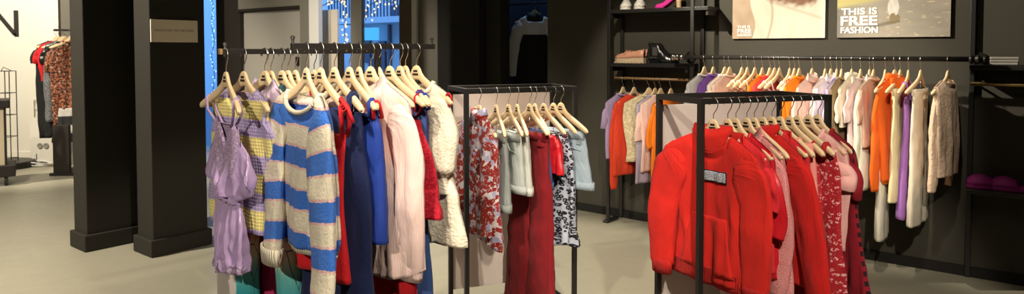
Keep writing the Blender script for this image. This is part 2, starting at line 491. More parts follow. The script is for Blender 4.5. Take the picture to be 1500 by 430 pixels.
garland([(t3(x), zz(x, y)) for x, y in ((309, -12), (314, 10), (310, 34), (315, 58), (310, 82), (314, 110), (311, 138))], 34, .022, M['cool_bulb'], 'cool blue string of lights in the narrow window slit beside the pillars')
# cream board standing in the window
a, b = t3(470), t3(503)
bo = MB().box((0, 0, (zz(486, 15)+.1)/2), (b-a, .03, zz(486, 15)-.1), .004).build('display_board', M['sign_card'], loc=(W((a+b)/2, .22).x, W((a+b)/2, .22).y, 0), rot=WYAW)
tag(bo, 'plain cream display board standing behind the left window pane', 'board')
MB().box((0, 0, .05), (.5, .22, .1), .01).build('board_foot', M['dark_metal'], bo)

# ------------------------------------------------------------------ pillars
UY = math.atan2(-WN.y, -WN.x)            # local x = u (right and away), local y = v (left and away)
def pillar(name, corner, lu, lv, label):
    r = MB().box((lu/2, lv/2, CEIL/2), (lu, lv, CEIL), .006).build(name, M['pillar'], loc=(corner[0], corner[1], 0), rot=UY)
    r['kind'] = 'structure'
    mb = MB(); mb.box((lu/2, lv/2, .0625), (lu+.05, lv+.05, .125), .008); mb.build('pillar_plinth', M['pillar'], r)
    return r
N2 = on_floor(225, 376); N1 = on_floor(128, 368)
pillar('pillar_right', N2, .41, .25, '')
pillar('pillar_left', N1, .62, .24, '')
u = Vector((math.cos(UY), math.sin(UY), 0)); v = Vector((-u.y, u.x, 0))
sN = Vector((N2.x, N2.y, 0))
zt, zb = at(222, 28, N2.y).z, at(222, 61.5, N2.y).z
sg = MB().box((.178, -.006, 0), (.345, .012, zt-zb), .002).build('wall_sign', M['sign_card'], loc=(N2.x, N2.y, (zt+zb)/2), rot=UY)
tag(sg, 'cream rectangular sign with one small line of lettering on the dark pillar', 'sign')
def text(body, name, mat, parent, width, height_hint, loc, rot, extrude=.0015, bold=.0, sx=None):
    cu = bpy.data.curves.new(name, 'FONT'); cu.body = body; cu.size = 1; cu.extrude = 0; cu.align_x = 'LEFT'
    o = bpy.data.objects.new(name, cu); COL.objects.link(o)
    bpy.context.view_layer.update()
    dg = bpy.context.evaluated_depsgraph_get(); me = bpy.data.meshes.new_from_object(o.evaluated_get(dg))
    bpy.data.objects.remove(o)
    xs = [vv.co.x for vv in me.vertices]; ys = [vv.co.y for vv in me.vertices]
    x0, x1, y0, y1 = min(xs), max(xs), min(ys), max(ys)
    for vv in me.vertices: vv.co = ((vv.co.x-x0)/(x1-x0)*width, (vv.co.y-y0)/(y1-y0)*height_hint, 0)
    ob = bpy.data.objects.new(name, me); COL.objects.link(ob); me.materials.clear(); me.materials.append(mat)
    if bold:          # heavier strokes: the same outlines laid side by side in one print
        V0 = [Vector(q.co) for q in me.vertices]; F0 = [list(p.vertices) for p in me.polygons]; V = []; Fc = []
        hx = height_hint*bold
        for i in (-1, -.5, 0, .5, 1):
            for j in (-.7, 0, .7):
                b0 = len(V); V += [(q.x*(1-2*hx/width)+hx+i*hx, q.y*(1-1.4*bold)+height_hint*bold*.7+j*hx, .0002*len(Fc)/len(F0)) for q in V0]; Fc += [[b0+k for k in f] for f in F0]
        me.clear_geometry(); me.from_pydata(V, [], Fc); me.update()
    ob.parent = parent; ob.location = loc; ob.rotation_euler = rot
    return ob
text('PASSEN IS LEUK MEE OOK KOPEN', 'sign_lettering', M['grey_print'], sg, .285, .017, (.032, -.0125, -.004), (math.pi/2, 0, 0))

# ------------------------------------------------------------------ left background corner
def letterN():
    p = at(23, 15, 9.2); q = at(27, 52, 9.2); h = p.z-q.z; w_ = .33; s_ = .042
    mb = MB(); mb.prism([(-w_, 0), (-w_+s_, 0), (-w_+s_, h), (-w_, h)], -.03, 0).prism([(-s_, 0), (0, 0), (0, h), (-s_, h)], -.03, 0)
    mb.prism([(-s_-.012, 0), (.0, 0), (-w_+s_+.012, h), (-w_, h)], -.03, 0)
    o = mb.build('wall_letter', M['ink'], loc=(p.x, 9.245, q.z)); tag(o, 'large black capital letter N on the white wall', 'letter')
letterN()
# white corner pier, grey end strip
a = at(70, 200, 9.0); b = at(93, 200, 9.0)
tag(MB().box(((a.x+b.x)/2, 9.1, CEIL/2), (b.x-a.x, .3, CEIL)).build('trim_2', M['white_wall']), kind='structure')
a = at(93, 200, 8.9); b = at(112, 200, 8.9)
tag(MB().box(((a.x+b.x)/2+.1, 9.05, CEIL/2), (b.x-a.x+.2, .3, CEIL)).build('trim_3', M['grey_wall']), kind='structure')
# slanted socket box with two sockets and a white cable
p = on_floor(66, 236)
mb = MB(); Pz = lambda py: at(60, py, 8.95).z
x0, x1, x2 = at(48, 200, 8.95).x, at(64, 200, 8.95).x, at(83, 200, 8.95).x
mb.prism([(x0, .02), (x2, .02), (x2, Pz(162)), (x1, Pz(166)), (x0, Pz(176))], 8.9, 9.24)
so = mb.build('socket_box', M['white_wall']); tag(so, 'white slanted boxing with two sockets at foot of the white wall', 'socket box')
for px in (59, 68):
    q = at(px, 213, 8.9)
    MB().lathe([(.035, 0), (.035, -.012), (.026, -.014), (.001, -.006)], (q.x, 8.9, q.z), 16, 'Y').build('socket', M['grey_door'], so)
cp = []
for k in range(70):
    f = k/69; an = f*2*math.pi*3.2
    c0 = on_floor(58, 243)
    cp.append((c0.x + .17*math.cos(an)*(1-.25*f), c0.y + .1*math.sin(an)*(1-.2*f), .012+.012*(k % 23)/23 + .05*max(0, math.sin(an*.5))))
q = at(50, 222, 8.86); cp = [(q.x, 8.87, q.z), (q.x-.01, 8.84, q.z-.12), (q.x+.02, 8.78, .02)] + cp
tag(MB().tube(cp, .007, 6).build('cable', M['white_plastic'], smooth=True), 'white cable coiled on the floor below the sockets', 'cable')
# wire spinner on a round black base
bs = on_floor(16, 250); bs.y += .25; bs.x = at(12, 240, bs.y).x
sp = empty('wire_stand', (bs.x, bs.y, 0)); tag(sp, 'thin black wire display stand on a round base by white wall', 'display stand')
MB().lathe([(.28, 0), (.29, .01), (.29, .075), (.275, .085), (.02, .09)], n=32).build('stand_base', M['black_metal'], sp)
ztop = at(16, 104, bs.y).z
mb = MB()
for x_ in (-.06, .085):
    for y_ in (-.06, .06): mb.tube([(x_, y_, .08), (x_, y_, ztop)], .006, 6)
for k in range(5):
    z_ = .12 + (ztop-.12)*k/4
    mb.tube([(-.06, -.06, z_), (.085, -.06, z_), (.085, .06, z_), (-.06, .06, z_), (-.06, -.06, z_)], .005, 6)
mb.tube([(-.06, 0, ztop), (-.03, 0, ztop+.05), (.085, 0, ztop)], .005, 6)
mb.build('wire_frame', M['black_metal'], sp)
# cabinet trolley on castors, cut by the frame edge
tp = on_floor(4, 271)
tr = empty('castor_cabinet', (tp.x, tp.y+.2, 0), .62); tag(tr, 'dark castor cabinet with cream lit side panel at left frame edge', 'trolley')
wx = at(17, 250, tp.y).x - tp.x
tr.location = (at(23, 250, tp.y).x - (wx*math.cos(.62)+.21*math.sin(.62)), tp.y - (wx*math.sin(.62)-.21*math.cos(.62)), 0)
zq = lambda py: at(4, py, tp.y).z
MB().box((wx-.35, 0, (zq(241)+zq(258))/2), (.7, .42, zq(241)-zq(258)), .01).build('cabinet_base', M['dark_panel'], tr)
MB().box((wx-.37, 0, (zq(146)+zq(158))/2), (.66, .42, zq(146)-zq(158)), .01).build('cabinet_top', M['dark_panel'], tr)
cw = NT('cream_slatted_panel'); cw.bsdf((.66, .56, .40), .5); M['cream_panel'] = cw.m
MB().box((wx-.38, 0, (zq(158)+zq(241))/2), (.60, .34, zq(158)-zq(241)), .004).build('cabinet_panel', M['cream_panel'], tr)
mb = MB()
for k in range(8): mb.box((wx-.085-k*.085, -.178, (zq(158)+zq(241))/2), (.022, .02, zq(158)-zq(241)))
mb.build('cabinet_slats', M['dark_panel'], tr)
mb = MB(); mb.tube([(wx-.16, 0, zq(146)), (wx-.16, 0, zq(100)), (wx-.19, 0, zq(88)), (wx-.27, 0, zq(84)), (wx-.5, 0, zq(84))], .022, 8)
mb.build('cabinet_handle', M['dark_metal'], tr, True)
for dx in (-.09, -.6):
    for dy in (-.15, .15): MB().lathe([(.02, -.016), (.05, -.014), (.05, .014), (.02, .016)], (wx+dx, dy, .05), 16, 'X').tube([(wx+dx, dy, .06), (wx+dx, dy, zq(258)+.01)], .012).build('castor', M['black_plastic'], tr)

# ================================================================== RACKS
def box_rack(A, yaw, L, D, Ht, label, group, panel_top=.05):
    """A = near left corner; rails run along yaw; back panel along the far long side."""
    r = empty('clothes_rack', (A[0], A[1], 0), yaw); tag(r, label, 'clothes rack', group)
    s_ = .024; K = {'A': (0, 0), 'C': (L, 0), 'B': (0, D), 'D': (L, D)}
    for k, (x, y) in K.items():
        MB().box((x, y, Ht/2), (s_, s_, Ht), .0015).build('post', M['black_metal'], r)
    for (x0, y0), (x1, y1), nm in ((K['A'], K['C'], 'hanging_rail'), (K['B'], K['D'], 'back_rail'), (K['A'], K['B'], 'end_rail'), (K['C'], K['D'], 'end_rail')):
        for z, nn in ((Ht-s_/2, nm), (.06, 'foot_rail')):
            MB().box(((x0+x1)/2, (y0+y1)/2, z), (abs(x1-x0) - s_ if x1 != x0 else s_, abs(y1-y0) - s_ if y1 != y0 else s_, s_), .001).build(nn, M['black_metal'], r)
    MB().box((L/2, D, (Ht-panel_top+.14)/2), (L-.03, .008, Ht-panel_top-.14), .002).build('back_panel', M['acrylic'], r)
    for x in (.03, L-.03):
        for z in (.5, Ht-.40):
            MB().lathe([(.001, -.016), (.012, -.014), (.014, -.004), (.014, .012), (.001, .014)], (x, D-.006, z), 14, 'Y').build('panel_clamp', M['black_plastic'], r)
    return r
RK = math.radians(21)
HT = H - .205
dv = lambda yaw: Vector((math.cos(yaw), math.sin(yaw)))
AR = Vector((at(1027, 147, 2.84).x, 2.84)); AM = Vector((at(683, 131, 3.56).x, 3.56))
box_rack(AR, RK, .69, .31, HT, 'black box frame clothes rack with white panel holding the red clothes', 'black box frame racks')
box_rack(AM, RK, .63, .31, HT, 'black box frame clothes rack with white panel holding floral blouse and denim', 'black box frame racks')
# tall double rack at the left
LY = math.radians(45.7)
A2 = Vector((at(427, 68, 2.40).x, 2.40)); A1 = Vector((at(325, 75, 2.62).x, 2.62))
dl = dv(LY); nl = Vector((-dl.y, dl.x))
lr = empty('double_clothes_rack', (A1.x, A1.y, 0), LY); tag(lr, 'tall black clothes rack with two staggered rails holding the striped sweater', 'clothes rack')
off = A2 - A1; ox, oy = off.dot(dl), off.dot(nl)
Z1, Z2 = H - .009, H + .011
MB().box((.36, 0, Z1), (.72, .021, .021), .002).build('hanging_rail', M['black_metal'], lr)
MB().box((ox+.32, oy, Z2), (.64, .021, .021), .002).build('hanging_rail', M['black_metal'], lr)
MB().box((-.006, 0, Z1), (.012, .023, .023), .003).build('rail_end_cap', M['rail_wood'], lr)
for (x, y, z) in ((.012, 0, Z1), (ox+.005, oy, Z2), (ox+.63, oy, Z2)):
    MB().lathe([(.005, 0), (.005, .016), (.008, .018), (.008, .026), (.001, .03)], (x, y, z+.008), 10).build('rail_stop', M['chrome'], lr)
xm = .52
for (x, y, z) in ((xm, 0, Z1), (ox+.36, oy, Z2)):
    MB().box((x, y, (z-.01)/2), (.022, .022, z-.01), .002).build('post', M['black_metal'], lr)
MB().box(((xm+ox+.36)/2, oy/2, .3), (.02, abs(oy), .02), .002).build('cross_bar', M['black_metal'], lr)
for (x, y) in ((xm, 0), (ox+.36, oy)): MB().box((x, y, .012), (.6, .06, .024), .003).build('rack_foot', M['black_metal'], lr)
# white upright sheet between the rails of that rack
pc = Vector((at(318, 400, 2.74).x, 2.74))
ps = MB().box((.3, 0, .415), (.6, .012, .83), .003).build('white_sheet_panel', M['acrylic'], loc=(pc.x, pc.y, 0), rot=math.radians(38))
tag(ps, 'white upright sheet standing below the lavender jumpsuit', 'panel')
MB().box((.3, 0, .015), (.5, .2, .03), .003).build('panel_foot', M['black_metal'], ps)

# wall rail
RO = .30
R0 = W(tt(995, RO), -RO); R1 = W(tt(1428, RO), -RO)
rz0 = at(1000, 85.5, R0.y).z; rz1 = at(1425, 84, R1.y).z
RZ = (rz0+rz1)/2
rd = (R1-R0).normalized(); RL = (R1-R0).length
wr = empty('wall_clothes_rail', (R0.x, R0.y, RZ), WYAW); tag(wr, 'long black wall-mounted clothes rail below the two posters', 'clothes rail')
MB().tube([(-.02, 0, 0), (RL+.02, 0, 0)], .0165, 14).build('rail_tube', M['black_metal'], wr, True)
for x in (-.03, RL-.0):
    mb = MB().lathe([(.018, -.03), (.027, -.028), (.027, -.01), (.022, -.008), (.022, .008), (.027, .01), (.027, .028), (.012, .03), (.012, .04), (.022, .045), (.024, .055), (.016, .066), (.001, .069)], (x, 0, 0), 16, 'X')
    mb.build('pipe_fitting', M['dark_metal'] if x > 0 else M['chrome'], wr, True)
    mb = MB().tube([(x, 0, 0), (x, RO-.02, 0)], .015, 12).lathe([(.045, 0), (.045, .012), (.02, .016)], (x, RO-.017, 0), 20, 'Y'); mb.build('wall_bracket', M['dark_metal'], wr)

# ------------------------------------------------------------------ shelf systems on the far wall
SO = .24
def shelf_unit(px0, px1, label, shelves, rail_py, posts, rail_mat):
    t0, t1 = tt(px0, SO), tt(px1, SO)
    r = empty('shelf_unit', (W(t0).x, W(t0).y, 0), WYAW); tag(r, label, 'shelf unit'); L = t1-t0
    mid = W((t0+t1)/2, -SO)
    for x, front in posts:
        xx = tt(x, SO) - t0
        MB().box((xx, -SO+.012 if front else -.02, 1.5), (.03, .024, 3.0), .003).build('upright', M['black_metal'], r)
        if front: MB().box((xx, -SO+.06, .012), (.05, .2, .024), .004).build('foot', M['black_metal'], r)
    out_ = []
    for py, x1 in shelves:
        xe = tt(x1, SO) - t0; z = at((px0+px1)/2, py, mid.y).z
        MB().box((xe/2, -SO/2, z), (xe, SO-.01, .03), .003).build('shelf_board', M['black_metal'], r)
        MB().box((.015, -SO/2, z-.03), (.02, SO-.04, .05), .002).build('shelf_bracket', M['black_metal'], r)
        MB().box((xe-.015, -SO/2, z-.03), (.02, SO-.04, .05), .002).build('shelf_bracket', M['black_metal'], r)
        out_.append(z+.015)
    z = at((px0+px1)/2, rail_py, mid.y).z
    xe = tt(rail_py and shelves[-1][1], SO) - t0
    MB().tube([(.0, -SO/2, z), (xe, -SO/2, z)], .013, 12).build('hanging_bar', rail_mat, r, True)
    MB().tube([(.012, -SO/2, z), (.012, -.01, z)], .008, 8).tube([(xe-.012, -SO/2, z), (xe-.012, -.01, z)], .008, 8).build('bar_bracket', M['black_metal'], r)
    return r, t0, out_, z
SL, SLt0, SLz, SLrail = shelf_unit(891, 1012, 'black open shelf unit with shoes above a short wooden clothes bar', [(15, 1036), (95.5, 1006)], 116, [(891, True), (893, False), (1013, False), (1013, True)], M['rail_wood'])
SR, SRt0, SRz, SRrail = shelf_unit(1420, 1620, 'dark wall shelf unit at right edge with brass bar and purple slippers', [(290, 1600), (100, 1600)], 126, [(1420, False), (1610, False)], M['brass'])

# ------------------------------------------------------------------ posters
def painted(name, w, h, nx, ny, fn, parent):
    V = []; Fc = []; cols = []
    for j in range(ny+1):
        for i in range(nx+1):
            V.append((w*i/nx, -.0205, h*j/ny)); cols.append(fn(i/nx, j/ny))
    for j in range(ny):
        for i in range(nx):
            a = j*(nx+1)+i; Fc.append([a, a+1, a+nx+2, a+nx+1])
    o = link_mesh(name, V, Fc, None, parent, False)
    ca = o.data.color_attributes.new('print', 'FLOAT_COLOR', 'POINT')
    for k, c in enumerate(cols): ca.data[k].color = (*c, 1)
    m = NT('printed_' + name); at_ = m.n('ShaderNodeAttribute'); at_.attribute_name = 'print'
    m.bsdf(at_.outputs['Color'], .45, spec=.3); o.data.materials.append(m.m); return o
N_ = lambda x, y, s=0.0: noise.noise(Vector((x, y, s)))
mixc = lambda a, b, f: tuple(p+(q-p)*max(0, min(1, f)) for p, q in zip(a, b))
def art_coat(x, y):       # x 0..1, y 0 bottom .. (only the bottom 40% is in the picture)
    y = y*1.5
    base = mixc((.68, .60, .47), (.72, .68, .57), .5+.5*N_(x*4+.6*N_(x*3, y*3), y*1.2, 1))
    # long folds of a cream coat
    f = N_(x*9 + 1.5*N_(x*2, y*2, 4), y*1.4, 7)
    base = mixc(base, (.45, .36, .24), max(0, f)*.55)
    if x < .23 + .06*N_(y*3, 1): base = mixc((.40, .29, .19), (.52, .40, .28), .5+.5*N_(x*12, y*6))
    cx = .40 + .05*math.sin(y*5)
    base = mixc(base, (.33, .26, .18), math.exp(-((x-cx)/.012)**2)*.7)
    # diagonal sleeve edge
    e = y - (.46 - .42*(x-.45))
    if x > .42: base = mixc(base, (.40, .32, .22), math.exp(-(e/.02)**2)*.5)
    # brown fur falling in from the top right
    edge = .36 + .22*abs(x-.76)**.9 + .03*N_(x*18, y*18) + (.35 if x < .38 else 0) + max(0, (x-.9))*2
    if y > edge: base = mixc(base, mixc((.16, .08, .045), (.30, .16, .09), .5+.5*N_(x*30, y*30)), (y-edge)*14)
    if x > .93: base = mixc(base, (.80, .76, .68), (x-.93)*10)
    return tuple(q*.82 for q in base)
def art_street(x, y):
    y = y*2.15
    g = .5+.5*N_(x*70, y*70, 2); s2 = .5+.5*N_(x*5, y*9, 3)
    base = mixc((.26, .235, .19), (.42, .38, .31), .6*s2+.4*g)
    base = mixc(base, (.12, .11, .10), max(0, .22-x)*3)
    # cast shadow of the walker inside the photo, running down-left
    d = (y - .20) - .42*(x-.30)
    if .12 < x < .52: base = mixc(base, (.13, .12, .10), math.exp(-(d/.035)**2)*.8)
    # leaves
    lf = N_(x*16, y*34, 9)
    if lf > .42 and x > .45: base = mixc(base, (.62, .52, .36), (lf-.42)*8)
    # grass verge and bright path at top
    if y > .55 + .35*x: base = mixc(base, (.48, .43, .18), (y-.55-.35*x)*12)
    if y > .80: base = mixc((.30, .33, .12), (.55, .55, .25), .5+.5*N_(x*12, y*12))
    # skirt hem, legs and boots
    def blob(cx, cy, rx, ry): return ((x-cx)/rx)**2 + ((y-cy)/ry)**2 < 1
    if blob(.515, .58, .05, .20): base = mixc((.55, .52, .46), (.72, .70, .64), .5+.5*N_(x*40, y*8))
    if blob(.512, .37, .028, .10) or blob(.555, .36, .022, .08): base = (.24, .19, .11)
    if blob(.50, .285, .05, .028) or blob(.55, .30, .03, .022): base = (.20, .16, .09)
    return base
def poster(px0, px1, pyb0, pyb1, fn, label, lines, tx0, tx1, asp):
    t0, t1 = tt(px0, .025), tt(px1, .025); w = t1-t0; h = w*asp
    pb = W(t0, -.025); z = (at(px0, pyb0, pb.y).z + at(px1, pyb1, W(t1, -.025).y).z)/2
    r = MB().box((w/2, -.01, h/2), (w, .02, h), .001).build('poster', M['ink'], loc=(W(t0).x, W(t0).y, z), rot=WYAW)
    tag(r, label, 'poster')
    painted('poster_print', w, h, 220, int(220*asp), fn, r)
    for s_, py0, py1, a, b in lines:     # text lines: top, bottom, left, right in pixels
        xa, xb = tt(a, .03)-t0, tt(b, .03)-t0
        Pm = W((tt(a, .03)+tt(b, .03))/2, -.03)
        zb_, zt_ = at(a, py1, Pm.y).z - z, at(a, py0, Pm.y).z - z
        text(s_, 'poster_lettering', M['white_print'], r, xb-xa, zt_-zb_, (xa, -.0215, zb_), (math.pi/2, 0, 0), bold=.05)
    return r
poster(1072, 1207.5, 57.5, 54.5, art_coat, 'poster of a cream coat and brown fur with small THIS IS FREE FASHION lettering',
       [('THIS IS', 37.3, 41.2, 1079, 1098), ('FREE', 42.2, 48.2, 1079, 1099.5), ('FASHION', 49.0, 53.0, 1079, 1099.5)], 0, 0, 1.3)
poster(1225, 1391, 55.5, 53, art_street, 'poster of booted legs on tarmac with large THIS IS FREE FASHION lettering',
       [('THIS IS', 11.5, 21.6, 1230.5, 1283), ('FREE', 23.2, 37.2, 1230, 1284), ('FASHION', 39.2, 48.6, 1230, 1285)], 0, 0, 1.1)

# ================================================================== HANGERS
UP = [(0, -.066), (.012, -.0685), (.021, -.078), (.029, -.094), (.045, -.112), (.085, -.135), (.14, -.160), (.19, -.183), (.213, -.195), (.224, -.208)]
LO = [(0, -.126), (.02, -.130), (.045, -.147), (.085, -.170), (.14, -.192), (.19, -.211), (.212, -.218), (.224, -.212)]
def prof(x): return interp(UP, abs(x))
def ycur(x): return -.028*(abs(x)/.22)**1.7
def hanger_mesh():
    xs = [0, .006, .012, .017, .021, .025, .029, .036, .045, .06, .075, .09, .11, .13, .15, .17, .19, .202, .212, .219, .224]
    xs = [-x for x in xs[:0:-1]] + xs
    V = []; Fc = []; n = 12
    for x in xs:
        a = abs(x); zu, zl = interp(UP, a), interp(LO, a); zc, hz = (zu+zl)/2, max((zu-zl)/2, .002)
        ty = interp([(0, .0062), (.03, .0065), (.10, .0085), (.19, .010), (.214, .009), (.224, .004)], a)
        for q in range(n):
            an = 2*math.pi*q/n; cc, ss = math.cos(an), math.sin(an)
            e = .55
            V.append((x, ycur(x) + ty*math.copysign(abs(cc)**e, cc), zc + hz*math.copysign(abs(ss)**e, ss)))
    for k in range(len(xs)-1):
        for q in range(n):
            a = k*n+q; b = k*n+(q+1) % n; Fc.append([a, b, b+n, a+n])
    Fc.append(list(range(n))); Fc.append([(len(xs)-1)*n+q for q in range(n)][::-1])
    return V, Fc
HOOK = [(0, 0, -.070), (0, 0, -.046), (.010, 0, -.032), (.0195, 0, -.018), (.0225, 0, -.002), (.019, 0, .011), (.010, 0, .0205), (0, 0, .0235), (-.011, 0, .020), (-.019, 0, .010), (-.022, 0, -.002), (-.021, 0, -.009)]
_hv, _hf = hanger_mesh()
H0 = None
def hanger(loc, rot, label, group, marks=True):
    global H0
    if H0 is None:
        o = link_mesh('clothes_hanger', _hv, _hf, M['hanger'])
        hk = MB().tube(HOOK, .0021, 8).build('hook', M['chrome'], o, True)
        mk = MB()
        for z, w in ((-.090, .022), (-.1035, .032)): mk.box((0, -.0066, z), (w, .0016, .0085))
        mk = mk.build('size_mark', M['ink'], o)
        H0 = (o, [hk, mk]); 
    else:
        o = H0[0].copy(); COL.objects.link(o)
        for ch in H0[1][:2 if marks else 1]:
            c = ch.copy(); COL.objects.link(c); c.parent = o
    o.location = loc; o.rotation_euler = (0, 0, rot)
    return tag(o, label, 'hanger', group)

# ================================================================== GARMENTS (local: origin on the rail, +x = arm, -y = front)
def fold(x, z, seed, freq):
    a = noise.noise(Vector((x*freq*1.15, z*freq*.13, seed)))
    b = noise.noise(Vector((x*freq*2.6, z*freq*.28, seed+9)))
    return 1.15*math.copysign(abs(a)**.8, a) + .55*b + .22*noise.noise(Vector((x*freq*5, z*freq*1.6, seed+4)))
def sheet_body(topf, topb, Wd, hem, Tk, fo=(.016, 9), seed=0, nu=24, nv=36, neck=(0, 0), yc=True, hemf=None, pinch=None):
    """topf/topb(x): z of the upper edge, front and back; Wd, Tk: lists of (depth below the edge fraction, half width / half thickness)"""
    V = []; UV = []; Fc = []
    xn, tn = neck
    for side in (-1, 1):
        base = len(V)
        for j in range(nv+1):
            v = (j/nv)**1.25
            for i in range(nu+1):
                uu = -1+2*i/nu
                # denser near the sides
                uu = math.sin(uu*math.pi/2)*.35 + uu*.65
                w0 = Wd[0][1]; w = smooth(Wd, v); x0 = uu*w0
                zt = (topf if side < 0 else topb)(x0)
                zh = hem + (hemf(uu, side) if hemf else 0)
                z = zt + (zh-zt)*v
                x = uu*w
                sh = max(math.sqrt(max(0, 1-abs(uu)**3)), .75*(1-min(1, v/.16)) if xn else 0)
                rampv = min(1, (v/.05))**.5 if abs(x0) >= xn else 1
                t = smooth(Tk, v)*sh*rampv
                if abs(x0) < xn:
                    t = max(t*min(1, v/.08), tn*math.sqrt(max(0, 1-(x0/xn)**2))*(1-min(1, v/.12))) if v < .12 else t
                av = .15+.85*min(1, v*1.6)
                if abs(x0) >= xn: av *= min(1, .1+v/.15)
                f = fold(x, -z, seed, fo[1])*fo[0]*av
                f2 = fold(x+3, -z, seed+side*5, fo[1]*1.3)*fo[0]*.45*av*sh
                y = side*t + f + f2 + (ycur(x0)*(1-v)**2 if yc else 0)
                x += .018*noise.noise(Vector((z*6, uu*1.5, seed+2)))*av*(fo[0]/.016)
                V.append((x, y, z)); UV.append((x0 + (2.0 if side > 0 else 0), -z))
        for j in range(nv):
            for i in range(nu):
                a = base+j*(nu+1)+i
                q = [a, a+1, a+nu+2, a+nu+1]
                Fc.append(q if side > 0 else q[::-1])
    # sew side seams by adding faces between matching borders
    n = (nu+1)*(nv+1)
    for j in range(nv):
        for i in (0, nu):
            a = j*(nu+1)+i; b = a+nu+1
            q = [a, b, b+n, a+n]; Fc.append(q if i else q[::-1])
    for i in range(nu):     # shoulder seam outside the neck hole
        x0a = V[i][0]; x0b = V[i+1][0]
        if xn == 0 and tn == 0: continue
        if min(abs(x0a), abs(x0b)) >= xn*.98: Fc.append([i, i+n, i+1+n, i+1])
    return V, Fc, UV
def sleeve_tube(path, rx, ry, seed=0, nr=14, ns=20, fo=.006, uvx=4.0):
    P = [Vector(p) for p in path]; K = len(P)-1
    # arclength resample via Catmull-Rom
    def cr(s):
        i = min(int(s*K), K-1); f = s*K-i
        p0, p1, p2, p3 = P[max(i-1, 0)], P[i], P[i+1], P[min(i+2, K)]
        return .5*((2*p1) + (p2-p0)*f + (2*p0-5*p1+4*p2-p3)*f*f + (3*p1-p0-3*p2+p3)*f**3)
    V = []; UV = []; Fc = []; d = 0; prev = None
    for k in range(ns+1):
        s_ = k/ns; c = cr(s_); tg = (cr(min(1, s_+.02)) - cr(max(0, s_-.02))).normalized()
        if prev is not None: d += (c-prev).length
        prev = c
        Y = Vector((0, 1, 0)); side = Y.cross(tg).normalized(); yb = tg.cross(side)
        a_, b_ = smooth(rx, s_), smooth(ry, s_)
        for q in range(nr+1):
            an = 2*math.pi*q/nr
            n1 = noise.noise(Vector((math.cos(an)*2.2+seed, math.sin(an)*2.2, d*3)))*fo*.75
            n2 = noise.noise(Vector((math.cos(an)*1.6, math.sin(an)*1.6+seed, d*17)))*fo*(.25+.55*math.exp(-((s_-.48)/.16)**2))
            lat = fold(math.cos(an)*a_*1.3, d, seed+11, 11)*fo*.55*min(1, s_*4)
            V.append(c + side*math.cos(an)*(a_+n1+n2*.4) + yb*(math.sin(an)*(b_+n1*.35+n2*.7) + lat)); UV.append((uvx + an*a_*.9, -c.z))
    for k in range(ns):
        for q in range(nr):
            a = k*(nr+1)+q; Fc.append([a, a+1, a+nr+2, a+nr+1])
    Fc.append(list(range(nr))[::-1]); 
    return V, Fc, UV
def ring_strip(loop_in, loop_out, close=True):
    n = len(loop_in); V = list(loop_in) + list(loop_out); Fc = []
    for k in range(n if close else n-1): Fc.append([k, (k+1) % n, n+(k+1) % n, n+k])
    return V, Fc
def sol(o, th=.004):
    m = o.modifiers.new('thickness', 'SOLIDIFY'); m.thickness = th; m.offset = 0; return o
def uvz(V): return [(v[0], -v[2]) for v in V]

def top_fns(S, xn, df, db, over=.009):
    zn = prof(xn)+over
    ff = lambda x: prof(x)+over if abs(x) >= xn else zn - df*math.sqrt(max(0, 1-(x/xn)**2))
    fb = lambda x: prof(x)+over if abs(x) >= xn else zn - db*math.sqrt(max(0, 1-(x/xn)**2))
    return ff, fb
def neck_loop(xn, df, db, tn, n=32, dz=0.0, grow=1.0, over=.009, gap=0.0):
    zn = prof(xn)+over; pts = []
    for k in range(n):
        a = -math.pi/2 + gap + (2*math.pi-2*gap)*k/(n if gap == 0 else n-1)
        s_, c_ = math.sin(a), math.cos(a)     # a=-pi/2 : front centre
        d = df if s_ < 0 else db
        pts.append(Vector((c_*xn*grow, ycur(xn)*abs(c_)**2 + s_*tn*grow, zn - d*abs(s_) + dz)))
    return pts

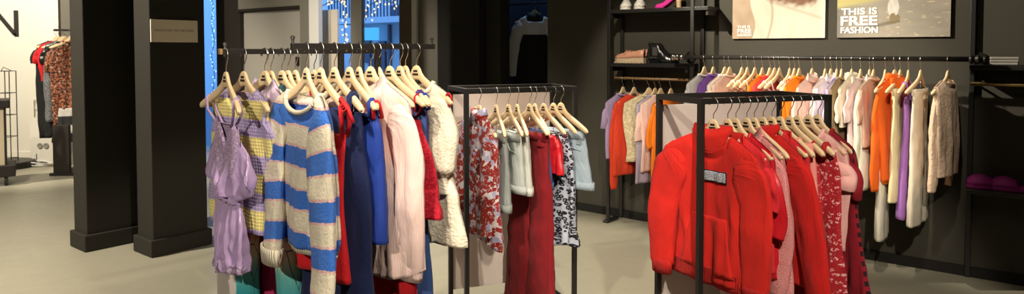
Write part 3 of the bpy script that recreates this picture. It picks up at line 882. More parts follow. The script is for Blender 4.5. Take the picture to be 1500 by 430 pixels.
def shirt(name, mat, L=.68, S=.225, hemw=.27, chest=None, neck=(.085, .07, .015), nk='crew', sleeve='long', sl=None, th=.018, hth=.028,
          fo=(.016, 9), seed=None, band=None, bandmat=None, cuff=None, hi=1, srad=.066, hemf=None, sleevemat=None, wpts=None, spread=.03, buttons=None, tn=.03, puff=False, slx=None, fuzz=False, taper=.66, cw=.55, swing=0, srise=0):
    seed = random.uniform(0, 99) if seed is None else seed
    xn, df, db = neck
    nu, nv = ((36, 60), (24, 36), (16, 24))[2-hi] if False else {2: (40, 64), 1: (26, 40), 0: (16, 26)}[hi]
    ff, fb = top_fns(S, xn, df, db)
    hem = -.068 - L
    Wd = wpts or [(0, S), (.10, S+.012), (.25, (chest or (S+.02))), (1, hemw)]
    Tk = [(0, th*.7), (.12, th), (1, hth)]
    V, Fc, UV = sheet_body(ff, fb, Wd, hem, Tk, fo, seed, nu, nv, (xn, tn), hemf=hemf)
    o = sol(link_mesh(name, V, Fc, mat, uvs=UV), .004)
    if fuzz: o.modifiers['thickness'].thickness = .009
    sm = sleevemat or mat
    if sleeve:
        Ls = sl or {'long': .60, 'short': .21, 'elbow': .33, 'puff': .45}[sleeve]
        Ls0 = Ls
        for sd in (-1, 1):
            Ls = Ls0 + srise*sd
            xs = S-.062; zt = prof(xs)
            p = [(sd*xs, ycur(S), zt-.04), (sd*(S-.042), ycur(S), zt-.095)]
            nseg = 4
            for k in range(1, nseg+1):
                f = k/nseg; p.append((sd*(S-.022+spread*math.sin(f*2.4)), ycur(S)*(1-f*.5)-.014*f + .006*math.sin(f*9+seed), zt-.095-(Ls-.08)*f))
            if swing: p = [(a+swing*((prof(S)-c)/Ls)**1.3 if c < prof(S) else a, b, c) for a, b, c in p]
            if slx: p = [(a+sd*slx[0]*((prof(S)-c)/Ls), b+slx[1]*((prof(S)-c)/Ls), c) for a, b, c in p]
            r0 = srad
            if puff: rx = [(0, .03), (.15, r0), (.5, r0*1.25), (.76, r0*1.2), (.84, .038), (.88, .036), (1, .062)]; ry = [(0, .01), (.15, .026), (.5, .04), (.76, .04), (.84, .02), (.88, .02), (1, .03)]
            elif sleeve in ('short', 'elbow'): rx = [(0, .03), (.4, r0*.85), (1, r0*1.05)]; ry = [(0, .008), (.3, .015), (1, .02)]
            else: rx = [(0, .025), (.12, r0*.7), (.26, r0), (.5, r0*.88), (.93, r0*taper), (.945, r0*cw), (1, r0*cw*.97)]; ry = [(0, .008), (.2, .018), (.5, .022), (.9, .022), (.95, .018), (1, .018)]
            a, b, c = sleeve_tube(p, rx, ry, seed+sd, nr={2: 20, 1: 14, 0: 10}[hi], ns={2: 36, 1: 24, 0: 14}[hi], fo=.016 if hi else .010)
            sv = sol(link_mesh('sleeve', a, b, sm, o, uvs=c), .003)
            if cuff:
                P1 = Vector(p[-1]); cm = MB().tube([P1+Vector((0, 0, .05)), P1+Vector((0, 0, .03)), P1+Vector((0, 0, -.012))], [r0*cw, r0*cw*1.03, r0*cw*.94], 20, False)
                for q in range(len(cm.V)): cm.V[q] = Vector((cm.V[q].x, P1.y+(cm.V[q].y-P1.y)*.42, cm.V[q].z))
                cc = link_mesh('cuff', cm.V, cm.F, cuff, o, uvs=uvz(cm.V)); sol(cc, .006)
    if nk in ('crew', 'turtle'):
        r = .009 if nk == 'crew' else .012
        lp = neck_loop(xn, df, db, tn); 
        if nk == 'crew': mb = MB().tube(lp + [lp[0]], r, 8, False); nb = link_mesh('neckband', mb.V, mb.F, bandmat or mat, o, uvs=uvz(mb.V))
        else:
            V, Fc = ring_strip(neck_loop(xn, df, db, tn), neck_loop(xn, df*.2, db*.2, tn, dz=.035, grow=.8)); nb = sol(link_mesh('neckband', V, Fc, bandmat or mat, o, uvs=uvz(V)), .01)
    elif nk == 'collar':
        base = neck_loop(xn, df, db, tn, 30, gap=.12); st = neck_loop(xn, df*.75, db, tn, 30, dz=.028, grow=.93, gap=.10)
        fall = neck_loop(xn, df*1.25, db*1.5, tn, 30, dz=-.022, grow=1.38, gap=.22)
        n = len(base); V = base+st+fall; Fc = []
        for r0 in (0, n):
            for k in range(n-1): Fc.append([r0+k, r0+k+1, r0+n+k+1, r0+n+k])
        sol(link_mesh('collar', V, Fc, bandmat or mat, o, uvs=uvz(V)), .003)
    elif nk == 'hood':
        rows = [neck_loop(xn, df, db, tn, 36), neck_loop(xn, df*.45, db, tn*1.2, 36, dz=.018, grow=1.12), neck_loop(xn, df*.2, db, tn*1.25, 36, dz=.040, grow=1.05), neck_loop(xn, df*.55, db, tn, 36, dz=.03, grow=.78), neck_loop(xn, df*.9, db, tn*.8, 36, dz=-.01, grow=.66)]
        n = 36; V = [p + Vector((0, 0, .007*noise.noise(p*40))) for r_ in rows for p in r_]; Fc = []
        for r_ in range(len(rows)-1):
            for k in range(n): Fc.append([r_*n+k, r_*n+(k+1) % n, (r_+1)*n+(k+1) % n, (r_+1)*n+k])
        link_mesh('hood', V, Fc, bandmat or mat, o, uvs=uvz(V))
        # hood bag lying down the back
        Vb = []; Fb = []
        for j in range(9):
            for k in range(13):
                a = math.pi*k/12; f = j/8
                Vb.append(Vector((math.cos(a)*.13*(1-.35*f*f), .025+.05*math.sin(a)*(.4+f*(1-f)*2.4), prof(.09)+.02-.30*f)))
        for j in range(8):
            for k in range(12): q = j*13+k; Fb.append([q, q+1, q+14, q+13])
        sol(link_mesh('hood', Vb, Fb, bandmat or mat, o, uvs=uvz(Vb)), .006)
    if band:
        n = 40; hw = hemw*.93; V = []
        for z, g in ((hem+.055, 1.04), (hem+.045, .97), (hem-.005, .95), (hem-.02, .93)):
            for k in range(n):
                a = 2*math.pi*k/n
                V.append(Vector((hw*g*math.cos(a)*1.02, hth*1.05*g*math.copysign(abs(math.sin(a))**.8, math.sin(a)) + fold(hw*math.cos(a), -hem, seed, fo[1])*fo[0]*.9, z + (hemf(math.cos(a), -1) if hemf else 0))))
        Fc = [[r_*n+k, r_*n+(k+1) % n, (r_+1)*n+(k+1) % n, (r_+1)*n+k] for r_ in range(3) for k in range(n)]
        sol(link_mesh('hem_band', V, Fc, band, o, uvs=uvz(V)), .006)
    if buttons:
        zb0 = prof(xn)-df-.03
        for k in range(buttons):
            z = zb0 - (L-.15)/buttons*k
            v_ = (z-zb0)/(hem-zb0)
            MB().lathe([(.001, -.0035), (.0055, -.003), (.006, 0)], (0, -th-.006-(hth-th)*v_+fold(0, -z, seed, fo[1])*fo[0]*.9, z), 10, 'Y').build('button', M['white_plastic'], o)
    return o
def flat_top(z0, curve=0.0): return lambda x: z0 + curve*abs(x)
def strappy(name, mat, z0=-.30, L=.6, w0=.15, wpts=None, straps=(.09,), strapmat=None, fo=(.015, 9), th=.014, hth=.035, vneck=.0, hi=1, seed=None, hemf=None, frill=None, strapw=.006, back_z=0, arm=.12, sx=.6):
    """top, dress or skirt whose upper edge lies below the hanger and which hangs from straps (or loops)"""
    seed = random.uniform(0, 99) if seed is None else seed
    nu, nv = {2: (40, 64), 1: (26, 40), 0: (16, 26)}[hi]
    ff = lambda x: z0 - vneck*max(0, 1-abs(x)/(w0*.62)) - .25*vneck*max(0, (abs(x)/w0-.7)/.3)
    fb = lambda x: z0 - back_z
    Wd = wpts or [(0, w0), (.4, w0*1.1), (1, w0*1.5)]
    V, Fc, UV = sheet_body(ff, fb, Wd, z0-L, [(0, th), (.3, th*1.3), (1, hth)], fo, seed, nu, nv, (0, 0), yc=False, hemf=hemf)
    o = sol(link_mesh(name, V, Fc, mat, uvs=UV), .003)
    for s_ in straps:
        for sd in (-1, 1):
            x = sd*s_; xe = sd*min(w0*sx, s_*1.05) if s_ < .2 else sd*w0*.95; zt = prof(s_)+.004; yc = ycur(s_)
            for side in (-1, 1):
                MB().tube([(x, yc, zt), (x, yc+side*.012, zt-.012), (x*.98, yc*.6+side*.016, zt-.06), (xe, side*th*.7, ff(abs(xe))-.006 if side < 0 else fb(xe)-.004)], strapw, 6).build('strap', strapmat or mat, o, True)
    if frill: 
        zf, Lf, wf = frill
        V, Fc, UV = sheet_body(lambda x: zf, lambda x: zf, [(0, wf), (1, wf*1.08)], zf-Lf, [(0, hth), (1, hth*1.15)], (fo[0]*1.4, fo[1]*1.7), seed+3, nu, 14, (0, 0), yc=False)
        sol(link_mesh('frill', V, Fc, mat, o, uvs=UV), .003)
    return o
def clip_bar(o, w, z):
    MB().tube([(-w, 0, z), (w, 0, z)], .0022, 6).tube([(0, 0, -.126), (0, 0, z)], .002, 6).build('clip_bar', M['chrome'], o, True)
    for sd in (-1, 1):
        x = sd*w*.9
        MB().box((x, -.006, z-.012), (.014, .004, .045), .0015).box((x, .006, z-.012), (.014, .004, .045), .0015).tube([(x, -.01, z+.004), (x, .01, z+.004)], .005, 8).build('clip', M['chrome'], o, True)
def trousers(name, mat, z0=-.235, w=.17, rise=.25, L=1.0, legw=(.11, .10, .12), th=.03, hi=1, seed=None, wb=None, fo=(.008, 9), cuffm=None, gap=.0, clips=True, uvk=1):
    seed = random.uniform(0, 99) if seed is None else seed
    nu, nv = {2: (36, 30), 1: (24, 20), 0: (16, 14)}[hi]
    ff = lambda x: z0 - .008*(1-(x/w)**2)
    V, Fc, UV = sheet_body(ff, lambda x: z0, [(0, w), (1, w*1.02)], z0-.06, [(0, th*.7), (1, th*.8)], fo, seed, nu, 8, (0, 0), yc=False)
    o = sol(link_mesh(name, V, Fc, mat, uvs=UV), .004)
    fr = min(.8, rise/L)
    for sd in (-1, 1):
        p = [(sd*(w*.50+(w*.08+gap)*f), .005*sd, z0-.006-(L-.006)*f) for f in (0, .2, .4, .6, .8, 1)]
        a, b, c = sleeve_tube(p, [(0, w*.53), (fr*.6, w*.60), (fr*1.15, legw[0]), (max(.7, fr*1.3), legw[1]), (1, legw[2])], [(0, th*.8), (.3, th), (1, th*1.25)], seed+sd, nr=24 if hi else 14, ns=40 if hi else 16, fo=fo[0]*1.2, uvx=3)
        sol(link_mesh('trouser_leg', a, b, mat, o, uvs=c), .004)
        if cuffm:
            P1 = Vector(p[-1]); n = 20; V = []
            for z, g in ((.035, 1.06), (-.004, 1.09), (-.004, .98)):
                for k in range(n):
                    an = 2*math.pi*k/n; V.append(P1+Vector((legw[2]*g*math.cos(an), th*1.36*g*math.sin(an), z)))
            Fc = [[r_*n+k, r_*n+(k+1) % n, (r_+1)*n+(k+1) % n, (r_+1)*n+k] for r_ in range(2) for k in range(n)]
            sol(link_mesh('turn_up', V, Fc, cuffm, o, uvs=uvz(V)), .004)
    n = 36; V = []
    for z, g in ((z0+.012, 1.0), (z0+.012, 1.03), (z0-.032, 1.05)):
        for k in range(n):
            an = 2*math.pi*k/n; V.append(Vector((w*g*math.cos(an), (th*.75+.004)*g*math.copysign(abs(math.sin(an))**.7, math.sin(an)) + fold(w*math.cos(an), -z, seed, fo[1])*fo[0]*.15, z)))
    Fc = [[r_*n+k, r_*n+(k+1) % n, (r_+1)*n+(k+1) % n, (r_+1)*n+k] for r_ in range(2) for k in range(n)]
    sol(link_mesh('waistband', V, Fc, wb or mat, o, uvs=uvz(V)), .003)
    return o

# ------------------------------------------------------------------ placing
class Rail:
    def __init__(s, p0, d, z, group): s.p, s.d, s.z, s.g = Vector(p0), d.normalized(), z, group
    def at(s, px):
        k = (px-CX)/F; t = (k*s.p.y - s.p.x)/(s.d.x - k*s.d.y); q = s.p + s.d*t
        return Vector((q.x, q.y, s.z))
RL1 = Rail(A1, dl, Z1-.010, 'left')
RL2 = Rail(A2, dl, Z2-.010, 'left')
RM = Rail(AM, dv(RK), HT-.012-.0095, 'middle')
RR = Rail(AR, dv(RK), HT-.012-.0095, 'right')
RW = Rail(R0, rd, RZ-.0045, 'wall')
RS = Rail(W(0, -SO/2), WD, SLrail-.009, 'shelf')
def hang(rail, px, phi, o, label, cat, group, short, hang_label=True, marks=True, flip=False, hgroup=None):
    loc = rail.at(px); rot = math.radians(phi-90) + (math.pi if flip else 0)
    o.location = loc; o.rotation_euler = (0, 0, rot); tag(o, label, cat, group)
    if hang_label: hanger(loc, rot, 'pale wooden hanger carrying the ' + short, hgroup or ('wooden hangers on the ' + rail.g + ' rail'), marks)
    return o

# ------------------------------------------------------------------ cloth materials
CREAM, BLUE, PINKL = (.80, .72, .56), (.045, .17, .62), (.78, .50, .48)
fm = {}
fm['stripe'] = fabric('blue_cream_knit', wrinkle=.15, pat=stripes([(.064, CREAM), (.009, PINKL), (.064, BLUE), (.009, PINKL)], phase=.009), rough=1, sheen=.5, weave=('fuzzy', 150, 1.0))
fm['cream_knit'] = fabric('cream_rib_knit', CREAM, 1, .5, ('rib', 700, .8))
fm['vest'] = fabric('yellow_lilac_knit', stripes([(.072, (.78, .68, .26)), (.068, (.40, .33, .56))], .006, -.04), .95, .4, ('knit', 260, .3))
fm['lav_satin'] = fabric('lavender_satin', (.47, .33, .58), .28, .1, ('crinkle', 40, .25), .6, var=.05)
fm['lav_lace'] = fabric('lavender_lace', lace((.58, .44, .62), (.40, .28, .47), 110), .7, .3, ('fuzzy', 200, .9))
fm['teal'] = fabric('dark_teal_velvet', (.012, .06, .075), .7, .5)
fm['lilac'] = fabric('pale_lilac_cotton', (.56, .43, .56))
fm['coral'] = fabric('coral_cotton', (.62, .22, .17))
fm['plum'] = fabric('plum_cotton', (.10, .03, .07))
fm['ombre'] = fabric('ombre_print', ombre([(0, (.55, .03, .12)), (.56, (.58, .05, .16)), (.60, (.72, .40, .25)), (.645, (.72, .64, .42)), (.70, (.16, .52, .50)), (.78, (.03, .36, .42))], 1.25, (.05, .05, .06)), .7)
fm['magenta'] = fabric('magenta_jersey', (.52, .03, .13), .8)
fm['pinkred'] = fabric('pink_red_jersey', (.66, .10, .20), .8)
fm['red'] = fabric('bright_red_crepe', (.58, .012, .018), .7)
fm['navy'] = fabric('navy_knit', (.010, .016, .065), .9, .3)
fm['royal'] = fabric('royal_blue_jersey', (.010, .035, .24), .65, .3)
fm['pinstripe'] = fabric('pink_pinstripe', pinstripe((.74, .56, .51), (.67, .45, .41), 140, .35), .85, .2, ('crinkle', 60, .35))
fm['redlace'] = fabric('red_lace', lace((.55, .015, .035), (.38, .005, .02), 120), .75, .3, ('fuzzy', 200, .6))
fm['purple_d'] = fabric('dark_purple', (.06, .03, .14))
fm['navy2'] = fabric('ink_blue_denim', denim((.02, .05, .17), (.05, .10, .28)))
fm['cream_lace'] = fabric('cream_crinkle_cotton', (.76, .68, .54), .95, .4, ('fuzzy', 170, .9))
fm['floral'] = fabric('red_white_lavender_floral', floral((.56, .50, .56), [(.27, .020, .015), (.30, .025, .02), (.25, .03, .015), (.30, .02, .018), (.34, .33, .50), (.60, .54, .56)], 40, .70), .6, .1)
fm['denim_grey'] = fabric('washed_grey_denim', denim((.15, .165, .165), (.30, .32, .30)))
fm['denim_mint'] = fabric('washed_pale_denim', denim((.25, .29, .29), (.44, .46, .43)))
fm['denim_pale'] = fabric('pale_stone_denim', denim((.32, .33, .30), (.48, .48, .44)))
fm['denim_blue'] = fabric('light_blue_denim', denim((.20, .29, .38), (.46, .54, .60)))
fm['velvet'] = fabric('burgundy_velvet', (.175, .004, .008), .8, .3, ('noise', 260, .5))
fm['redtop'] = fabric('red_satin', (.52, .012, .02), .4, .1, ('crinkle', 40, .3))
fm['leopard'] = fabric('grey_leopard', leopard((.40, .43, .52), (.012, .012, .02), (.26, .27, .34), 50), .6, .1)
fm['hoodie'] = fabric('bright_red_fleece', (.60, .018, .012), .95, .4, ('noise', 240, .35), var=.05)
fm['hoodrib'] = fabric('red_rib', (.54, .016, .011), .95, .3, ('rib', 900, .7))
fm['patch'] = fabric('dark_patch_print', speckle((.03, .03, .05), (.55, .56, .62), 260, .48), .6)
fm['patch_edge'] = fabric('dark_patch_edge', (.015, .015, .03), .6)
fm['redtee'] = fabric('red_tee_jersey', (.60, .02, .03), .85)
fm['pinkcuff'] = fabric('pale_pink_rib', (.74, .44, .42), .9)
fm['redsatin'] = fabric('crimson_satin', (.50, .012, .02), .35, .1, ('crinkle', 50, .4))
fm['pinkglit'] = fabric('pink_lurex', speckle((.60, .20, .20), (.72, .42, .40), 220, .55), .55, .2, ('fuzzy', 240, .5))
fm['redknit'] = fabric('scarlet_fine_knit', (.50, .010, .008), .9, .4, ('rib', 800, .25), var=.06)
fm['coralp'] = fabric('coral_jersey', (.74, .26, .22), .85)
fm['ditsy'] = fabric('red_ditsy_floral', ditsy((.36, .012, .02), (.72, .40, .40), 50), .75)
fm['reddot'] = fabric('red_speckled_crepe', ditsy((.42, .012, .02), (.62, .20, .22), 60), .75)
fm['pinktee'] = fabric('soft_pink_jersey', (.74, .40, .37), .9)
fm['darkred'] = fabric('wine_red_banded_jersey', sidebands((.24, .008, .018), (.02, .006, .01), .217, 26), .85)
fm['palepink'] = fabric('pale_pink_cotton', (.74, .47, .46), .85)
fm['seq'] = fabric('bronze_sequin', speckle((.03, .012, .008), (.40, .12, .05), 38, .5, (.62, .42, .30)), .3, 0, ('fuzzy', 120, .9), .7, metal=.3)
fm['seq_grey'] = fabric('silver_grey_sequin', speckle((.06, .065, .07), (.30, .31, .32), 110, .5), .3, 0, ('fuzzy', 140, .8), .7, metal=.3)
fm['black'] = fabric('black_crepe', (.010, .010, .010), .7)
fm['blacksatin'] = fabric('black_satin', (.012, .012, .012), .3, 0, ('crinkle', 30, .4), .6)
fm['bwstripe'] = fabric('black_white_stripe', stripes([(.11, (.02, .02, .02)), (.10, (.50, .48, .44))], 0), .7)
fm['blackwhite'] = fabric('white_yoke_knit', (.66, .68, .70), .85)
fm['fluffy'] = fabric('fluffy_peach_beige', (.80, .58, .42), 1, .7, ('fuzzy', 90, 1.2))
def simple(name, col, **k):
    fm[name] = fabric(name, col, **k); return fm[name]
SM = [0.0]

def mv(o, dx=0, dy=0):   # small swing of a garment on its hanger
    o.location.x += dx; o.location.y += dy; return o

# ---- LEFT RACK, near rail ---------------------------------------------------
G = 'clothes on the tall double rack'
# lavender jumpsuit
js = strappy('jumpsuit', fm['lav_lace'], z0=-.268, L=.20, w0=.125, wpts=[(0, .12), (.6, .145), (1, .16)], straps=(.15,), vneck=.085, hi=2, seed=3, th=.012, hth=.024, fo=(.007, 8), strapw=.005)
ftop = lambda x: -.345-.10*max(0, 1-abs(x)/.13)
V, Fc, UV = sheet_body(ftop, lambda x: -.325, [(0, .15), (.25, .195), (.6, .215), (.85, .185), (1, .128)], -.54, [(0, .012), (.5, .022), (1, .018)], (.030, 13), 8, 60, 50, (0, 0), yc=False, hemf=lambda uu, s_: -.035*abs(uu)**2*(1 if uu < 0 else .2))
sol(link_mesh('satin_bodice', V, Fc, fm['lav_satin'], js, uvs=UV), .003)
V, Fc, UV = sheet_body(lambda x: -.527, lambda x: -.527, [(0, .130), (.5, .124), (1, .13)], -.565, [(0, .02), (1, .02)], (.012, 40), 4, 80, 8, (0, 0), yc=False)
sol(link_mesh('gathered_waist', V, Fc, fm['lav_satin'], js, uvs=UV), .003)
V, Fc, UV = sheet_body(lambda x: -.558, lambda x: -.558, [(0, .128), (.3, .152), (1, .150)], -.835, [(0, .016), (1, .024)], (.034, 15), 4, 70, 50, (0, 0), yc=False, hemf=lambda uu, s_: .05*max(0, 1-abs(uu-.1)/.12)+.02*uu)
lg = sol(link_mesh('trouser_legs', V, Fc, fm['lav_satin'], js, uvs=UV), .003)
V, Fc, UV = sheet_body(lambda x: -.805+.05*max(0, 1-abs(x/.15-.1)/.12)+.02*x/.15, lambda x: -.805, [(0, .153), (1, .152)], -.842, [(0, .027), (1, .028)], (.034, 15), 4, 70, 6, (0, 0), yc=False, hemf=lambda uu, s_: .05*max(0, 1-abs(uu-.1)/.12)+.02*uu)
sol(link_mesh('lace_hem', V, Fc, fm['lav_lace'], lg, uvs=UV), .003)
hang(RL1, 331, 41, js, 'lavender satin jumpsuit with lace neckline and thin straps', 'jumpsuit', G, 'lavender satin jumpsuit at the rail end')
ve = shirt('knit_vest', fm['vest'], L=.62, S=.19, hemw=.235, wpts=[(0, .20), (.12, .185), (.30, .225), (.8, .245), (1, .23)], neck=(.10, .05, .02), nk='none', sleeve=None, hi=2, seed=11, fo=(.020, 8), th=.02, hth=.03, tn=.02)
for sd in (-1, 1):
    MB().tube([(sd*.188, ycur(.188), prof(.188)), (sd*.183, -.022, -.22), (sd*.185, -.028, -.26), (sd*.198, -.01, -.30)], .007, 6).build('armhole_rib', fm['cream_knit'] if False else fm['vest'], ve)
hang(RL1, 357, 51, ve, 'yellow and lilac striped chunky knit vest behind the lavender jumpsuit', 'vest', G, 'yellow and lilac knit vest')
o = trousers('leggings', fm['ombre'], z0=-.235, w=.16, rise=.24, L=.98, legw=(.085, .065, .075), th=.03, seed=5, gap=.05)
clip_bar(o, .16, -.225); hang(RL1, 388, 60, o, 'ombre leggings fading from red to yellow and teal', 'leggings', G, 'ombre leggings')
o = shirt('blouse', fm['lilac'], L=.33, S=.195, hemw=.20, sleeve='short', sl=.12, srad=.05, nk='collar', seed=14); hang(RL1, 388, 46, o, 'pale lilac short blouse behind the striped vest', 'blouse', G, 'pale lilac short blouse')
o = shirt('velvet_top', fm['teal'], L=.58, S=.215, hemw=.23, sleeve='elbow', seed=15, nk='crew'); hang(RL1, 397, 50, o, 'dark teal velvet top between the vest and the striped sweater', 'top', G, 'dark teal velvet top')
o = trousers('trousers', fm['magenta'], z0=-.235, w=.16, rise=.24, L=1.02, legw=(.09, .075, .085), seed=16); clip_bar(o, .15, -.225); hang(RL1, 413, 52, o, 'magenta trousers hanging beside the ombre leggings', 'trousers', G, 'magenta trousers')
o = trousers('trousers', fm['pinkred'], z0=-.235, w=.17, rise=.24, L=1.02, legw=(.095, .085, .10), seed=17); clip_bar(o, .15, -.225); hang(RL1, 433, 45, o, 'raspberry pink trousers showing under the hem of the striped sweater', 'trousers', G, 'raspberry pink trousers')
o = shirt('coral_top', fm['coral'], L=.40, S=.21, hemw=.22, sleeve=None, seed=18); hang(RL1, 422, 48, o, 'coral sleeveless top tucked behind the teal velvet top', 'top', G, 'coral sleeveless top')
o = shirt('dress', fm['plum'], L=.85, S=.21, hemw=.25, sleeve=None, seed=19); hang(RL1, 460, 45, o, 'dark plum sleeveless dress at far end of the near rail', 'dress', G, 'dark plum dress')

# ---- LEFT RACK, far rail ----------------------------------------------------
sw = shirt('sweater', fm['stripe'], L=.63, S=.235, hemw=.225, neck=(.15, .07, .015), nk='crew', sleeve='long', sl=.63, srad=.094, th=.028, hth=.036, fo=(.020, 7), seed=2, hi=2, band=fm['cream_knit'], bandmat=fm['cream_knit'], cuff=fm['cream_knit'], wpts=[(0, .232), (.12, .245), (.3, .24), (.9, .225), (1, .205)], tn=.04, spread=.012, slx=(0, -.05), fuzz=True, taper=.86, cw=.80, swing=.085, srise=.045)
MB().box((.012, .012, -.150), (.03, .003, .035), .001).build('neck_label', fm['red'], sw)['label'] = 'small red neck label'
hang(RL2, 449, 38, sw, 'chunky royal blue and cream striped knit sweater', 'sweater', G, 'blue and cream striped sweater')
o = strappy('dress', fm['red'], z0=-.30, L=.52, w0=.17, straps=(.20,), arm=.2, seed=21, wpts=[(0, .17), (.4, .155), (1, .18)], strapw=.009)
hang(RL2, 470, 44, o, 'bright red strappy dress hidden behind the striped sweater', 'dress', G, 'bright red strappy dress')
kn = MB()
for k in range(5): kn.tube([(.185+.012*k, -.028-.004*k, -.18-.008*k), (.195+.012*k, -.034, -.165-.008*k), (.205+.012*k, -.02, -.20-.012*k)], .007, 6)
kn.build('strap_knot', fm['red'], o, True)
o = strappy('dress', fm['navy'], z0=-.225, L=.88, w0=.185, wpts=[(0, .17), (.12, .175), (.3, .20), (1, .24)], straps=(.14,), seed=22, fo=(.02, 8), hi=2, th=.03, hth=.05, strapw=.012)
hang(RL2, 490, 46, o, 'long dark navy sleeveless dress next to the striped sweater', 'dress', G, 'dark navy dress')
o = strappy('top', fm['royal'], z0=-.235, L=.46, w0=.19, wpts=[(0, .185), (.12, .20), (.5, .20), (1, .215)], straps=(.185,), seed=23, fo=(.026, 10), th=.03, hth=.05, strapw=.008)
hang(RL2, 512, 44, o, 'royal blue draped top with thin straps beside the navy dress', 'top', G, 'royal blue draped top')
o = strappy('camisole', fm['coral'], z0=-.25, L=.18, w0=.12, straps=(.20,), strapmat=fm['red'], seed=24, strapw=.007)
hang(RL2, 526, 36, o, 'dusty coral camisole with red straps behind the royal blue top', 'camisole', G, 'dusty coral camisole')
o = shirt('shirt', fm['pinstripe'], L=.80, S=.225, hemw=.275, neck=(.075, .07, .01), nk='collar', sleeve='long', sl=.66, srad=.072, fo=(.026, 9), seed=25, hi=2, cuff=fm['pinstripe'], taper=.78, cw=.7, th=.022, hth=.04, buttons=7, slx=(-.01, .02), hemf=lambda uu, s: .06*abs(uu)**3)
hang(RL2, 543, 55, o, 'long pale pink pinstriped shirt with collar', 'shirt', G, 'pale pink pinstriped shirt')
o = trousers('trousers', fm['red'], z0=-.30, w=.17, rise=.26, L=.98, legw=(.11, .10, .11), seed=26); clip_bar(o, .16, -.29)
hang(RL2, 553, 54, o, 'bright red wide trousers hanging below the pink pinstriped shirt', 'trousers', G, 'bright red wide trousers')
o = strappy('ruffle_dress', fm['redlace'], z0=-.27, L=.30, w0=.19, wpts=[(0, .17), (.5, .215), (1, .245)], straps=(.17,), strapmat=fm['redlace'], seed=27, fo=(.018, 9), frill=(-.53, .11, .25), strapw=.004, th=.03)
hang(RL2, 571, 52, o, 'crimson lace dress with a ruffled hem beside the cream dress', 'dress', G, 'crimson lace dress')
o = strappy('dress', fm['navy2'], z0=-.22, L=.74, w0=.18, wpts=[(0, .17), (1, .20)], straps=(.15,), seed=28, strapmat=fm['purple_d'], strapw=.01)
hang(RL2, 586, 44, o, 'ink blue slip dress hidden between pink shirt and cream dress', 'dress', G, 'ink blue slip dress')
o = strappy('top', fm['purple_d'], z0=-.24, L=.4, w0=.16, straps=(.17,), strapmat=fm['royal'], seed=29)
hang(RL2, 594, 40, o, 'dark purple camisole tucked behind the cream dress', 'top', G, 'dark purple camisole')
o = shirt('dress', fm['cream_lace'], L=.70, S=.182, hemw=.29, wpts=[(0, .182), (.15, .195), (.42, .165), (.5, .168), (.7, .235), (1, .275)], neck=(.10, .06, .02), nk='crew', sleeve='puff', sl=.40, srad=.062, fo=(.024, 9), seed=30, hi=2, puff=True, th=.022, hth=.05, spread=-.005)
hang(RL2, 610, 53, o, 'cream crinkled cotton dress with puffed sleeves at the rail end', 'dress', G, 'cream puff sleeve dress')
MB().tube([(.200+.016*math.cos(a), -.026+.016*math.sin(a)*0-.0, -.197+.024*math.sin(a)) for a in [2*math.pi*k/14 for k in range(15)]], .004, 6).build('hanging_loop', fm['red'], o, True)

# ---- MIDDLE RACK --------------------------------------------------------------
G = 'clothes on the middle rack'
o = shirt('blouse', fm['floral'], L=.73, S=.20, hemw=.235, neck=(.07, .03, .01), nk='turtle', sleeve='long', sl=.55, srad=.075, fo=(.022, 9), seed=40, hi=2, th=.02, hth=.035, spread=-.01, slx=(-.03, -.01), hemf=lambda uu, s: .05*math.cos(uu*1.5), buttons=5)
hang(RM, 702, 32, o, 'red white and lavender floral long blouse with high neck', 'blouse', G, 'red floral blouse')
def shorts(px, phi, mat, label, short, L=.30, seed=1, w=.128, z0=-.225):
    o = trousers('denim_shorts', mat, z0=z0, w=w, rise=.20, L=L, legw=(w*.68, w*.70, w*.74), th=.026, seed=seed, cuffm=mat, gap=.01)
    for sd in (-1, 1):
        MB().tube([(sd*w*.35, -.033, z0-.03), (sd*w*.6, -.032, z0-.075), (sd*w*1.0, -.016, z0-.09)], .0022, 6).build('pocket_seam', mat, o, True)
    MB().lathe([(.001, -.004), (.007, -.003), (.007, 0)], (0, -.026, z0-.008), 10, 'Y').build('button', M['brass'], o)
    clip_bar(o, w*.95, z0+.01); return hang(RM, px, phi, o, label, 'shorts', G, short)
shorts(727, 20, fm['denim_grey'], 'washed grey denim shorts beside the floral blouse', 'grey denim shorts', .38, 41)
shorts(745, 26, fm['denim_mint'], 'washed pale grey-green denim shorts with turned-up legs', 'pale grey-green denim shorts', .29, 42)
shorts(758, 20, fm['denim_pale'], 'pale stone denim shorts beside the burgundy trousers', 'pale stone denim shorts', .30, 43)
o = trousers('trousers', fm['velvet'], z0=-.225, w=.17, rise=.28, L=1.06, legw=(.118, .13, .168), th=.032, seed=44, fo=(.020, 9), hi=2); clip_bar(o, .16, -.215)
hang(RM, 776, 30, o, 'long flared burgundy velvet trousers', 'trousers', G, 'burgundy velvet trousers')
shorts(784, 24, fm['navy2'], 'dark blue denim shorts hidden behind the burgundy trousers', 'dark blue denim shorts', .28, 45)
o = strappy('skirt', fm['redtop'], z0=-.235, L=.20, w0=.14, wpts=[(0, .12), (.3, .14), (1, .17)], straps=(), seed=46, fo=(.02, 14), th=.035); clip_bar(o, .13, -.225)
hang(RM, 797, 34, o, 'short gathered red satin skirt beside the burgundy trousers', 'skirt', G, 'short red satin skirt')
o = strappy('skirt', fm['leopard'], z0=-.235, L=.62, w0=.13, wpts=[(0, .12), (.25, .165), (.7, .17), (1, .215)], straps=(), seed=47, fo=(.028, 9), th=.022, hth=.04, hi=2, hemf=lambda uu, s: .04*math.sin(uu*2)); clip_bar(o, .125, -.225)
hang(RM, 811, 36, o, 'grey and black leopard print midi skirt', 'skirt', G, 'leopard print skirt')
shorts(822, 42, fm['denim_blue'], 'light blue faded denim shorts at far end of the middle rack', 'light blue denim shorts', .29, 48, .165)

